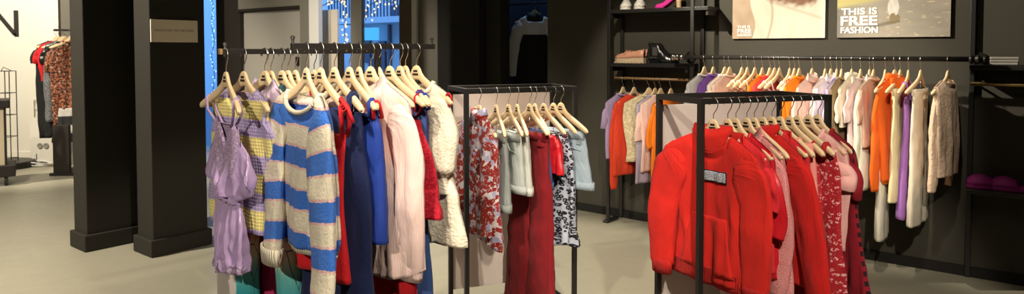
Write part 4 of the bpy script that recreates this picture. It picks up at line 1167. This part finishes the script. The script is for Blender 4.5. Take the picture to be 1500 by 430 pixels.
# ---- RIGHT RACK ---------------------------------------------------------------
G = 'red clothes on the right rack'
hd = shirt('hoodie', fm['hoodie'], L=.67, S=.23, hemw=.255, neck=(.085, .075, .01), nk='hood', sleeve='long', sl=.57, srad=.085, th=.03, hth=.04, fo=(.030, 7), seed=50, hi=2, band=fm['hoodrib'], cuff=fm['hoodrib'], wpts=[(0, .23), (.12, .247), (.3, .255), (.9, .255), (1, .235)], tn=.04, spread=.03, slx=(.01, -.02), taper=.74, cw=.6)
zp = -.285
def on_front(x, z, L=.67, S=.23, th=.03, hth=.04, seed=50, fo=(.030, 7)):
    v = (z-prof(.05))/((-.068-L)-prof(.05)); t = th+(hth-th)*v*v*(3-2*v)
    uu = x/.255; sh = math.sqrt(max(0, 1-abs(uu)**3)); av = .15+.85*min(1, v*1.6)
    return -(t*sh) + fold(x, -z, seed, fo[1])*fo[0]*av + fold(x+3, -z, seed-5, fo[1]*1.3)*fo[0]*.45*av*sh
def patch(nm, x0, x1, z0, z1, mat, dy, nx=30, nz=8):
    V = [(x0+(x1-x0)*i/nx, on_front(x0+(x1-x0)*i/nx, z0+(z1-z0)*j/nz)-dy, z0+(z1-z0)*j/nz) for j in range(nz+1) for i in range(nx+1)]
    Fc = [[j*(nx+1)+i, j*(nx+1)+i+1, (j+1)*(nx+1)+i+1, (j+1)*(nx+1)+i] for j in range(nz) for i in range(nx)]
    return sol(link_mesh(nm, V, Fc, mat, hd, uvs=uvz(V)), .002)
pe = patch('chest_patch', -.065, .095, -.325, -.277, fm['patch_edge'], .008)
pp = patch('patch_lettering', -.060, .090, -.321, -.281, fm['patch'], .010)
# pouch pocket
V = []; nx, nz = 20, 14
for j in range(nz+1):
    for i in range(nx+1):
        f = j/nz; hw = .15 - .055*f; x = (-1+2*i/nx)*hw; z = -.70+.23*f
        V.append((x, on_front(x, z)-.003-.005*(1-abs(-1+2*i/nx)**4), z))
Fc = [[j*(nx+1)+i, j*(nx+1)+i+1, (j+1)*(nx+1)+i+1, (j+1)*(nx+1)+i] for j in range(nz) for i in range(nx)]
sol(link_mesh('pouch_pocket', V, Fc, fm['hoodie'], hd, uvs=uvz(V)), .005)
hang(RR, 1046, 36, hd, 'bright red hooded sweatshirt with small dark lettered chest patch', 'hoodie', G, 'bright red hoodie')
o = shirt('tee', fm['redtee'], L=.60, S=.215, hemw=.24, sleeve='short', seed=51, cuff=fm['pinkcuff'], bandmat=fm['pinkcuff'], th=.03); hang(RR, 1067, 30, o, 'red tee with pale pink sleeve edges directly behind the hoodie', 'tee', G, 'red tee with pink edges')
o = shirt('blouse', fm['redsatin'], L=.62, S=.215, hemw=.25, sleeve='elbow', seed=52, fo=(.026, 10)); hang(RR, 1079, 28, o, 'crimson satin blouse behind the red tee', 'blouse', G, 'crimson satin blouse')
o = shirt('shirt', fm['pinkglit'], L=.74, S=.215, hemw=.25, nk='collar', sleeve='long', sl=.58, seed=53, slx=(.01, -.02)); hang(RR, 1095, 26, o, 'pink glittery shirt with collar before the scarlet jumper', 'shirt', G, 'pink glittery shirt')
o = trousers('trousers', fm['palepink'], z0=-.235, w=.16, rise=.25, L=.98, seed=54); clip_bar(o, .15, -.225); hang(RR, 1106, 24, o, 'pale pink trousers glimpsed low beside the scarlet jumper', 'trousers', G, 'pale pink trousers')
o = shirt('jumper', fm['redknit'], L=.66, S=.235, hemw=.29, sleeve='long', sl=.64, srad=.085, th=.025, hth=.035, seed=55, fo=(.026, 7), hi=2, nk='hood', slx=(.05, -.02), spread=.03, swing=.09); hang(RR, 1119, 24, o, 'large scarlet fine knit hooded jumper with long hanging sleeve', 'jumper', G, 'large scarlet jumper')
o = shirt('tee', fm['redtee'], L=.58, S=.21, hemw=.23, sleeve=None, seed=56); hang(RR, 1132, 24, o, 'plain red sleeveless top pressed behind the scarlet jumper', 'top', G, 'plain red sleeveless top')
o = strappy('camisole', fm['coralp'], z0=-.165, L=.35, w0=.20, wpts=[(0, .185), (.3, .20), (1, .22)], straps=(.12,), seed=57, th=.025); hang(RR, 1144, 22, o, 'coral jersey camisole between scarlet jumper and floral dress', 'camisole', G, 'coral camisole')
o = strappy('dress', fm['reddot'], z0=-.225, L=.80, w0=.18, wpts=[(0, .17), (.3, .19), (1, .24)], straps=(.15,), seed=58, fo=(.02, 10), strapw=.005); hang(RR, 1158, 22, o, 'red speckled slip dress in front of the red floral dress', 'dress', G, 'red speckled slip dress')
o = strappy('dress', fm['ditsy'], z0=-.205, L=.95, w0=.225, wpts=[(0, .205), (.1, .225), (.35, .235), (1, .37)], straps=(.17,), seed=59, fo=(.028, 10), hi=2, th=.02, hth=.045, strapw=.012); hang(RR, 1170, 24, o, 'long red dress with small pale flowers', 'dress', G, 'long red floral dress')
o = shirt('tee', fm['pinktee'], L=.56, S=.215, hemw=.205, sleeve='short', sl=.17, seed=60, srad=.040); hang(RR, 1186, 24, o, 'soft pink tee between red floral dress and wine red dress', 'tee', G, 'soft pink tee')
o = shirt('dress', fm['darkred'], L=1.07, S=.225, hemw=.37, sleeve='short', sl=.2, srad=.042, seed=61, hi=2, fo=(.024, 8), th=.02, hth=.04); hang(RR, 1199.5, 22, o, 'long wine red dress with black banded side at the rack end', 'dress', G, 'long wine red dress')

# ---- WALL RAIL ------------------------------------------------------------------
G = 'clothes on the wall rail'
def wl(px, col, kind, label, cat, short, L=.6, dphi=0, mat=None, hang_=True, **k):
    m = mat or simple('cloth_%d' % int(px*10), col)
    ph = -38 + dphi + random.uniform(-5, 5)
    if kind == 'top': o = shirt(cat.replace(' ', '_'), m, L=L, hi=k.pop('hi', 1), th=.015, hth=k.pop('hth', .024), **k)
    elif kind == 'strap': o = strappy(cat.replace(' ', '_'), m, z0=k.pop('z0', -.24), L=L, th=.02, hth=.035, **k)
    else: o = trousers(cat.replace(' ', '_'), m, z0=-.20, w=k.pop('w', .15), L=L, th=.025, **k); clip_bar(o, .14, -.19)
    return hang(RW, px, ph, o, label, cat, G, short, marks=True, flip=False)
ws = lambda m, uv: None
wl(1032, (.56, .54, .52), 'top', 'pale grey jumper at left end of the wall rail', 'jumper', 'pale grey jumper', .55, sleeve='long', fo=(.02, 8))
wl(1045, (.19, .075, .36), 'top', 'deep purple jumper near left end of the wall rail', 'jumper', 'deep purple jumper', .55, sleeve='long')
wl(1062, (.70, .62, .55), 'top', 'off white tee just right of the deep purple jumper', 'tee', 'off white tee', .55, sleeve='short')
wl(1069, (.68, .48, .40), 'top', 'dusty beige pink knit top left of the red patterned blouse', 'shirt', 'dusty beige pink knit top', .55, sleeve='short')
wl(1087, None, 'strap', 'red and white patterned blouse on the wall rail', 'blouse', 'red patterned blouse', .5, mat=fabric('red_white_print', floral((.74, .66, .58), [(.62, .10, .06), (.66, .2, .12)], 26), .7), w0=.17, straps=(.15,))
wl(1095, None, 'strap', 'rust and peach patterned blouse next to the tangerine top', 'blouse', 'rust patterned blouse', .5, mat=fabric('rust_print', floral((.70, .48, .36), [(.50, .10, .05), (.62, .3, .2)], 30), .7), w0=.17, straps=(.15,))
wl(1106, None, 'strap', 'peach floral camisole left of the tangerine top', 'camisole', 'peach floral camisole', .45, mat=fabric('peach_print', floral((.74, .52, .34), [(.66, .3, .2), (.7, .6, .5)], 30), .7), w0=.17, straps=(.15,))
wl(1117, (.82, .22, .015), 'top', 'tangerine orange top, left one of two orange tops', 'top', 'left tangerine top', .55, sleeve='short')
wl(1128, (.64, .05, .05), 'top', 'cherry red top right of the left tangerine top', 'top', 'cherry red top', .5, sleeve='short')
wl(1135, None, 'strap', 'grey and red marbled blouse behind the cherry red top', 'blouse', 'grey and red marbled blouse', .5, mat=fabric('marble_print', floral((.48, .46, .48), [(.55, .08, .07), (.62, .58, .58)], 28), .7), w0=.17, straps=(.15,))
wl(1142, (.62, .44, .45), 'strap', 'mauve pink camisole in the middle of the wall rail', 'camisole', 'mauve pink camisole', .5, w0=.16, straps=(.15,))
wl(1157, (.72, .68, .60), 'strap', 'ivory camisole just left of the bright orange jumper', 'camisole', 'ivory camisole', .5, w0=.16, straps=(.15,))
wl(1164, None, 'top', 'white tee with orange print half hidden by the orange jumper', 'tee', 'white tee with orange print', .55, mat=fabric('white_orange_print', floral((.76, .74, .68), [(.82, .26, .03), (.76, .74, .68)], 14, .5), .8), sleeve=None)
wl(1171, (.84, .25, .012), 'top', 'bright orange jumper above the right rack', 'jumper', 'bright orange jumper', .52, sleeve='long', hi=1)
wl(1190, (.74, .52, .46), 'top', 'blush pink ribbed jacket right of the bright orange jumper', 'jacket', 'blush pink jacket', .55, sleeve='long', nk='collar', hth=.05)
wl(1209, (.72, .56, .52), 'top', 'pale shell pink tee beside the blush jacket', 'tee', 'pale shell pink tee', .55, sleeve='short')
wl(1217.5, (.72, .64, .66), 'top', 'milky white shirt left of the lilac tee', 'shirt', 'milky white shirt', .55, sleeve='short', nk='collar')
wl(1226, (.52, .44, .66), 'top', 'soft lilac tee left of the olive brown jacket', 'tee', 'soft lilac tee', .6, sleeve='short')
wl(1233, (.27, .19, .10), 'top', 'olive brown jacket hanging behind the wine red dress', 'jacket', 'olive brown jacket', .62, sleeve='long', sl=.5, hth=.05)
wl(1248, (.70, .63, .50), 'top', 'cream hooded top right of the olive brown jacket', 'hoodie', 'cream hooded top', .38, sleeve='short', nk='hood')
wl(1261, (.68, .52, .52), 'top', 'light rose tee with drooping sleeve beside the long ivory shirt', 'tee', 'light rose tee', .62, sleeve='short')
wl(1274, (.70, .66, .54), 'top', 'long ivory shirt with rolled sleeves', 'shirt', 'long ivory shirt', .78, sleeve='long', sl=.55, nk='collar', hth=.04, hi=1)
wl(1280, (.62, .38, .28), 'top', 'tan pink blouse tucked beside the long ivory shirt', 'blouse', 'tan pink blouse', .5, sleeve='short')
wl(1297, (.64, .60, .50), 'trousers', 'stone linen trousers hanging low behind the orange hoodie', 'trousers', 'stone linen trousers', .98)
wl(1311, (.80, .13, .012), 'top', 'vivid orange hoodie hanging high with ribbed cuff', 'hoodie', 'vivid orange hoodie', .72, sleeve='long', sl=.68, nk='hood', hth=.03, band=simple('orange_rib', (.80, .17, .012), weave=('rib', 900, .7)), hemw=.20, S=.2, dphi=-12)
wl(1319, (.70, .60, .36), 'trousers', 'pale straw yellow trousers next to the orange hoodie', 'trousers', 'straw yellow trousers', .72)
wl(1331, (.30, .13, .42), 'strap', 'violet satin slip dress between straw and stone trousers', 'slip dress', 'violet satin slip dress', .78, dphi=6, w0=.13, straps=(.11,), hi=1)
wl(1349, (.70, .63, .50), 'trousers', 'wide stone coloured cord trousers near right end of the wall rail', 'trousers', 'wide stone cord trousers', .86, dphi=-4, w=.15, legw=(.11, .11, .12), hi=2, fo=(.014, 8))
o = shirt('sweater', fm['fluffy'], L=.66, S=.18, hemw=.19, fo=(.013, 9), sleeve='long', sl=.66, srad=.055, seed=77, hi=2, th=.03, hth=.04, nk='v', neck=(.09, .10, .02), fuzz=True, slx=(0, 0), spread=.02)
hang(RW, 1389, -47, o, 'fluffy beige sweater hanging alone at right end of the wall rail', 'sweater', G, 'fluffy beige sweater')

# ---- SHELF RAIL -----------------------------------------------------------------
G = 'clothes under the shoe shelf'
def sh(px, phi, col, label, cat, short, L, mat=None, **k):
    o = shirt(cat.replace(' ', '_'), mat or simple('knit_%d' % int(px), col), L=L, th=.016, hth=.025, **k)
    return hang(RS, px, phi, o, label, cat, G, short)
sh(913, -42, (.36, .27, .44), 'lilac grey tee at left end of the short wooden bar', 'tee', 'lilac grey tee', .60, sleeve='short')
sh(929, -48, (.66, .055, .02), 'tomato red long sleeved cardigan under the shoe shelf', 'cardigan', 'tomato red cardigan', .74, sleeve='long', sl=.74, neck=(.08, .1, .02), nk='v')
sh(951, -68, (.70, .60, .40), 'cream lace sleeveless blouse under the black boots', 'blouse', 'cream lace blouse', .62, sleeve=None, mat=fabric('cream_lace_frill', lace((.72, .62, .42), (.56, .46, .28), 60), .9, .3, ('fuzzy', 120, .9)), hemw=.22)
sh(960, -46, (.42, .36, .47), 'grey lilac long top showing low behind the cream lace blouse', 'top', 'grey lilac long top', .78, sleeve=None)
sh(968, -50, (.74, .52, .45), 'pale blush tee beside the orange long tee', 'tee', 'pale blush tee', .68, sleeve='short', sl=.3)
sh(983, -46, (.85, .20, .012), 'orange long tee beside the red hoodie rack', 'tee', 'orange long tee', .85, sleeve='short', sl=.35)

# ---- NICHE DRESS -----------------------------------------------------------------
o = shirt('dress', fm['black'], L=.95, S=.21, hemw=.24, sleeve='long', sl=.62, seed=80, nk='turtle', hi=1, sleevemat=fm['blackwhite'], slx=(.04, 0))
V, Fc, UV = sheet_body(lambda x: prof(x)+.008 if abs(x) > .1 else prof(.1)-.05, lambda x: prof(x)+.008, [(0, .17), (1, .212)], -.34, [(0, .034), (1, .036)], (.012, 9), 80, 26, 12, (0, 0))
sol(link_mesh('yoke', V, Fc, fm['blackwhite'], o, uvs=UV), .003)
nw = wall_at(783, 10, -.75)
o.location = (nw.x, nw.y, at(783, 6, nw.y).z); o.rotation_euler = (0, 0, math.radians(8)); tag(o, 'black dress with white yoke and sleeves in the dark doorway', 'dress')
hanger(o.location, o.rotation_euler.z, 'hanger carrying the black and white dress in the dark doorway', 'niche hanger', False)
rb = MB(); t_ = wall_t(783, -.75); rb.tube([(tt(733)-.6, .75, o.location.z+.009), (tt(802)+.6, .75, o.location.z+.009)], .012, 10)
r_ = rb.build('clothes_bar', M['dark_metal'], loc=(W0.x, W0.y, 0), rot=WYAW); tag(r_, 'dark clothes bar across the top of the dark doorway', 'clothes bar')

# ---- FAR LEFT RACK ----------------------------------------------------------------
rp = at(98, 45, 8.45)
rx0 = at(72, 45, 8.6).x; rzz = at(98, 44, 8.45).z
fr = empty('clothes_rack', (rp.x, 8.45, 0)); tag(fr, 'dark clothes rack with slab end by the white wall, mostly behind the pillar', 'clothes rack')
MB().tube([(-.16, 0, rzz), (.9, 0, rzz)], .014, 10).build('hanging_rail', M['black_metal'], fr, True)
e0, e1 = at(88, 250, 8.3).x-rp.x, at(111, 250, 8.3).x-rp.x
MB().box(((e0+e1)/2, -.25, .30), (e1-e0, .05, .60), .004).build('end_slab', M['dark_panel'], fr)
for x in (.25, .85): MB().box((x, 0, rzz/2), (.03, .03, rzz), .002).build('post', M['black_metal'], fr)
MB().box((.45, -.1, .015), (.95, .5, .03), .003).build('rack_foot', M['black_metal'], fr)
RF = Rail((rp.x, 8.45), Vector((1, 0)), rzz-.009, 'far left')
G = 'clothes on the far left rack'
def fl(px, phi, mat, label, cat, short, L, **k):
    o = shirt(cat.replace(' ', '_'), mat, L=L, **k); return hang(RF, px, phi, o, label, cat, G, short)
fl(83, -62, fm['black'], 'black long coat at left end of the far left rack', 'coat', 'black long coat', 1.25, sleeve='short', S=.2, hemw=.2)
fl(87, -60, fm['red'], 'short red top between the black coat and sequin dresses', 'top', 'short red top', .55, sleeve='short', S=.2, hemw=.19)
fl(93, -55, fm['seq_grey'], 'silver grey sequin dress on the far left rack', 'dress', 'silver grey sequin dress', 1.05, sleeve=None, S=.19, hemw=.2)
fl(96, -55, fm['blacksatin'], 'black satin short sleeved top before the bronze sequin dress', 'top', 'black satin top', .45, sleeve='short', S=.2, hemw=.19)
o = fl(104, -52, fm['seq'], 'bronze sequin dress next to the left pillar', 'dress', 'bronze sequin dress', 1.10, sleeve='elbow', S=.2, hemw=.2)
o = strappy('skirt', fm['bwstripe'], z0=-.95, L=.42, w0=.16, straps=(), seed=91); o.parent = None
MB().tube([(-.1, 0, -.126), (-.1, 0, -.96)], .002, 6).tube([(.1, 0, -.126), (.1, 0, -.96)], .002, 6).build('hanging_loop', fm['black'], o)
hang(RF, 107, -52, o, 'black and white banded skirt showing below the bronze sequin dress', 'skirt', G, 'black and white banded skirt')

# ================================================================== SHOES
def shoe(name, L, Wd, secs, mat, solemat, sole=(.02, .03), label=None, heel=None, open_=None, toe_up=.0):
    """secs: (f along length from heel 0 to toe 1, half width fraction, height of upper, width of the top edge fraction, centre lift)"""
    r = empty(name)
    n = 16
    def fp(f): return Wd*smooth([(0, .55), (.08, .78), (.3, .72), (.68, 1.0), (.86, .88), (.96, .55), (1, .12)], f)
    # sole
    V = []; K = 24
    s0, s1 = sole
    lift = lambda f: interp(heel, f) if heel else 0
    for k in range(K+1):
        f = k/K; w = fp(f)+.003
        z0 = lift(f) + toe_up*max(0, f-.75); z1 = z0 + interp([(0, s1), (.35, s1), (.5, s0), (1, s0)], f)
        x = -L/2 + L*f
        V += [(x, -w, z0), (x, w, z0), (x, w, z1), (x, -w, z1)]
    Fc = []
    for k in range(K):
        for q in range(4): a = 4*k+q; b = 4*k+(q+1) % 4; Fc.append([a, b, b+4, a+4])
    Fc += [[0, 1, 2, 3][::-1], [4*K, 4*K+1, 4*K+2, 4*K+3]]
    so = link_mesh('sole', V, Fc, solemat, r, False)
    # upper
    V = []; Fc = []
    for k in range(K+1):
        f = k/K; w = fp(f); x = -L/2 + L*f
        zb = lift(f) + toe_up*max(0, f-.75) + interp([(0, s1), (.35, s1), (.5, s0), (1, s0)], f) - .002
        hh = smooth([(s_[0], s_[1]) for s_ in secs], f); tw = smooth([(s_[0], s_[2]) for s_ in secs], f)
        for q in range(n+1):
            a = math.pi*q/n; c_, s_ = math.cos(a), math.sin(a)
            ww = w*(1-(1-tw)*s_**1.5)
            V.append((x, -ww*math.copysign(abs(c_)**.7, c_), zb + hh*s_**.75))
    for k in range(K):
        f = (k+.5)/K
        for q in range(n):
            if open_ and open_[0] < f < open_[1] and open_[2] <= q < n-open_[2]: continue
            a = k*(n+1)+q; Fc.append([a, a+1, a+n+2, a+n+1])
    Fc.append(list(range(n+1)))
    up = sol(link_mesh('upper', V, Fc, mat, r), .004); up.modifiers['thickness'].offset = -1
    return r
SHM = dict(peach=plain('peach_leather', (.56, .27, .17), .4), sand=plain('sand_rubber', (.56, .43, .29), .7), patent=plain('black_patent', (.008, .008, .008), .25, coat=.3),
           white=plain('white_canvas', (.66, .64, .58), .8), pink=plain('hot_pink_suede', (.75, .03, .33), .7), purple=plain('magenta_purple_rubber', (.42, .03, .28), .6), lace=plain('white_lace_cord', (.75, .74, .7), .8), hole=plain('shoe_lining', (.05, .045, .04), .9))
def place_shoe(r, px, py_base, off, z, rot, label, group, cat='shoe'):
    p = W(wall_t(px, off), -off); r.location = (p.x, p.y, z); r.rotation_euler = (0, 0, WYAW+rot); tag(r, label, cat, group)
z1, z2 = SLz[0], SLz[1]
LOAF = [(0, .07, .55), (.1, .075, .6), (.35, .06, .75), (.5, .062, .7), (.7, .045, .6), (.9, .032, .5), (1, .006, .6)]
for k, (px, off, lb) in enumerate(((923, .155, 'peach chunky soled loafer, front one of the pair'), (928, .06, 'peach chunky soled loafer, rear one of the pair'))):
    r = shoe('loafer', .28, .045, LOAF, SHM['peach'], SHM['sand'], (.042, .048), open_=(.05, .45, 5))
    sb = MB()
    for j in range(9): sb.box((-.12+.03*j, 0, .006), (.014, .096, .012))
    sb.build('sole_lug', SHM['sand'], r)
    MB().tube([(.035, -.042, .07), (.03, -.02, .098), (.03, .02, .098), (.035, .042, .07)], .006, 8).tube([(.028, -.012, .104), (.032, 0, .107), (.028, .012, .104)], .005, 8).build('strap', SHM['peach'], r, True)
    place_shoe(r, px, 95, off, z2, math.pi, lb, 'peach loafers')
BOOT = [(0, .125, .8), (.06, .138, .85), (.36, .138, .88), (.50, .105, .8), (.64, .075, .75), (.82, .058, .65), (.95, .042, .6), (1, .006, .6)]
for k, (px, off, lb) in enumerate(((970, .165, 'shiny black ankle boot, front one of the pair'), (974, .06, 'shiny black ankle boot, rear one of the pair'))):
    r = shoe('ankle_boot', .235, .046, BOOT, SHM['patent'], SHM['patent'], (.012, .030), open_=None)
    MB().box((-.05, -.036, .10), (.045, .006, .07), .002).build('elastic_panel', SHM['hole'], r)
    MB().tube([(-.115, 0, .13), (-.124, 0, .155), (-.116, 0, .178), (-.106, 0, .155)], .004, 6).build('pull_tab', SHM['patent'], r)
    place_shoe(r, px, 95, off, z2, 0.05, lb, 'black ankle boots')
SNEAK = [(0, .06, .6), (.12, .075, .6), (.35, .075, .65), (.6, .06, .65), (.8, .04, .7), (.95, .03, .6), (1, .006, .6)]
for k, (px, lb) in enumerate(((917, 'white canvas sneaker, left one on the top shelf'), (937, 'white canvas sneaker, right one on the top shelf'))):
    r = shoe('sneaker', .27, .046, SNEAK, SHM['white'], SHM['white'], (.022, .028), open_=(.06, .36, 5))
    lc = MB()
    for j in range(5): 
        x = .0 + .022*j; z = .095-.009*j; lc.tube([(x, -.026, z-.006), (x+.006, 0, z+.006), (x, .026, z-.006)], .0035, 6)
    lc.build('laces', SHM['lace'], r, True)
    MB().box((-.02, 0, .10), (.05, .04, .008), .003).build('tongue', SHM['white'], r)
    place_shoe(r, px, 15, .12, z1, -math.pi/2+.42, lb, 'white sneakers')
hl = [(0, .085), (.25, .07), (.5, .025), (.68, 0), (1, .004)]
HEEL = [(0, .05, .6), (.12, .055, .6), (.3, .05, .7), (.5, .05, .6), (.7, .042, .6), (.9, .03, .5), (1, .006, .6)]
r = shoe('heeled_shoe', .235, .038, HEEL, SHM['pink'], SHM['pink'], (.006, .006), heel=hl, open_=(.05, .5, 5))
MB().lathe([(.020, 0), (.019, .004), (.021, .05), (.026, .085)], (-.095, 0, 0), 16).build('block_heel', M['heel_wood'], r, True)
place_shoe(r, 978, 13, .13, z1, math.pi, 'hot pink heeled shoe with wooden block heel on the top shelf', None)
# slippers on the right-hand shelf
SLIP = [(0, .012, .8), (.4, .012, .8), (.5, .045, .75), (.68, .062, .7), (.86, .055, .7), (.96, .035, .6), (1, .006, .6)]
for px, off, ro, lb in ((1455, .10, math.pi+.25, 'purple slide slipper, left one on the lower right shelf'), (1492, .10, math.pi+.1, 'purple slide slipper, right one on the lower right shelf')):
    r = shoe('slipper', .26, .05, SLIP, SHM['purple'], SHM['purple'], (.022, .026), open_=(0, .46, 1))
    MB().box((-.04, 0, .027), (.15, .07, .006), .002).build('insole', SHM['purple'], r)
    place_shoe(r, px, 290, off, SRz[0], ro, lb, 'purple slippers')
# folded grey items on the upper right shelf
p = W(wall_t(1471, .12), -.12)
st = None
for k in range(3):
    b_ = MB().box((0, 0, .009), (.15, .12, .016), .006).box((.004, -.002, .0135), (.13, .11, .006), .002).build('folded_card_case', M['grey_door'], loc=(p.x, p.y, SRz[1]+.0175*k), rot=WYAW+.04*k)
    tag(b_, ('grey flat case at the bottom of the small stack on right shelf', 'grey flat case in the middle of the small stack on right shelf', 'grey flat case on top of the small stack on right shelf')[k], 'case', 'stacked grey cases')

# ================================================================== LIGHT
def spot(name, loc, target, power, size=50, blend=.4, rad=.04, col=(1, .89, .72)):
    l = bpy.data.lights.new(name, 'SPOT'); l.energy = power; l.spot_size = math.radians(size); l.spot_blend = blend; l.shadow_soft_size = rad; l.color = col
    o = bpy.data.objects.new(name, l); COL.objects.link(o); o.location = loc
    o.rotation_euler = (Vector(target)-Vector(loc)).to_track_quat('-Z', 'Y').to_euler(); return o
def area(name, loc, size, power, col=(1, .86, .68), rot=(0, 0, 0)):
    l = bpy.data.lights.new(name, 'AREA'); l.shape = 'RECTANGLE'; l.size, l.size_y = size; l.energy = power; l.color = col
    o = bpy.data.objects.new(name, l); COL.objects.link(o); o.location = loc; o.rotation_euler = rot; return o
spot('spot_left_rack', (.75, .55, 3.2), (-.6, 2.75, .9), 290, 40, .3, .03)
spot('spot_left_rack_fill', (-1.7, -1.6, 3.2), (-.95, 2.7, .7), 380, 22, .3)
spot('spot_right_rack', (.75, .05, 3.2), (1.15, 2.9, .9), 420, 38, .3)
spot('spot_middle_rack', (-.9, .8, 3.2), (.1, 3.7, .9), 270, 36, .3)
spot('spot_posters', (-.5, 4.5, 3.2), (2.35, 4.85, 1.95), 640, 48, .5, .03)
spot('spot_posters_soft', (1.15, 2.2, 3.2), (2.2, 4.85, 1.05), 260, 32, .6)
spot('spot_shelf', (.3, 3.8, 3.2), (1.25, 5.95, 1.2), 220, 30, .6)
spot('spot_white_wall', (-6.6, 6.4, 3.2), (-6.6, 9.2, 1.2), 480, 95)
spot('spot_left_floor', (-4.6, 3.4, 3.2), (-3.6, 5.5, .6), 640, 85)
spot('spot_mid_floor', (-.3, 4.5, 3.2), (-.1, 4.5, 0), 380, 62)
spot('spot_back_wall', (-2.7, 6.4, 3.2), (-3.4, 8.6, 1.2), 200, 66)
area('area_fill', (-.5, 2.2, 3.25), (3.0, 1.0), 12)  # unseen area light added as warm soft fill
pz = W((tt(733)+tt(802))/2-.4, .8)
l = bpy.data.lights.new('niche_blue_fill', 'POINT'); l.energy = 22; l.color = (.35, .6, 1.0); l.shadow_soft_size = .1  # added unseen light, stands in for bluish window light from outside
o = bpy.data.objects.new('niche_blue_fill', l); COL.objects.link(o); o.location = (pz.x, pz.y, 3.0)

w = bpy.data.worlds.new('dusk'); C.world = w; w.use_nodes = True
bg = w.node_tree.nodes['Background']; bg.inputs[0].default_value = (.16, .42, .95, 1); bg.inputs[1].default_value = 2.0
C.view_settings.view_transform = 'Standard'; C.view_settings.look = 'None'; C.view_settings.gamma = 1; C.view_settings.exposure = .45
C.view_settings.use_curve_mapping = False
C.cycles.max_bounces = 6; C.cycles.diffuse_bounces = 4; C.cycles.transparent_max_bounces = 8; C.cycles.sample_clamp_indirect = 4
C.cycles.caustics_reflective = False; C.cycles.caustics_refractive = False
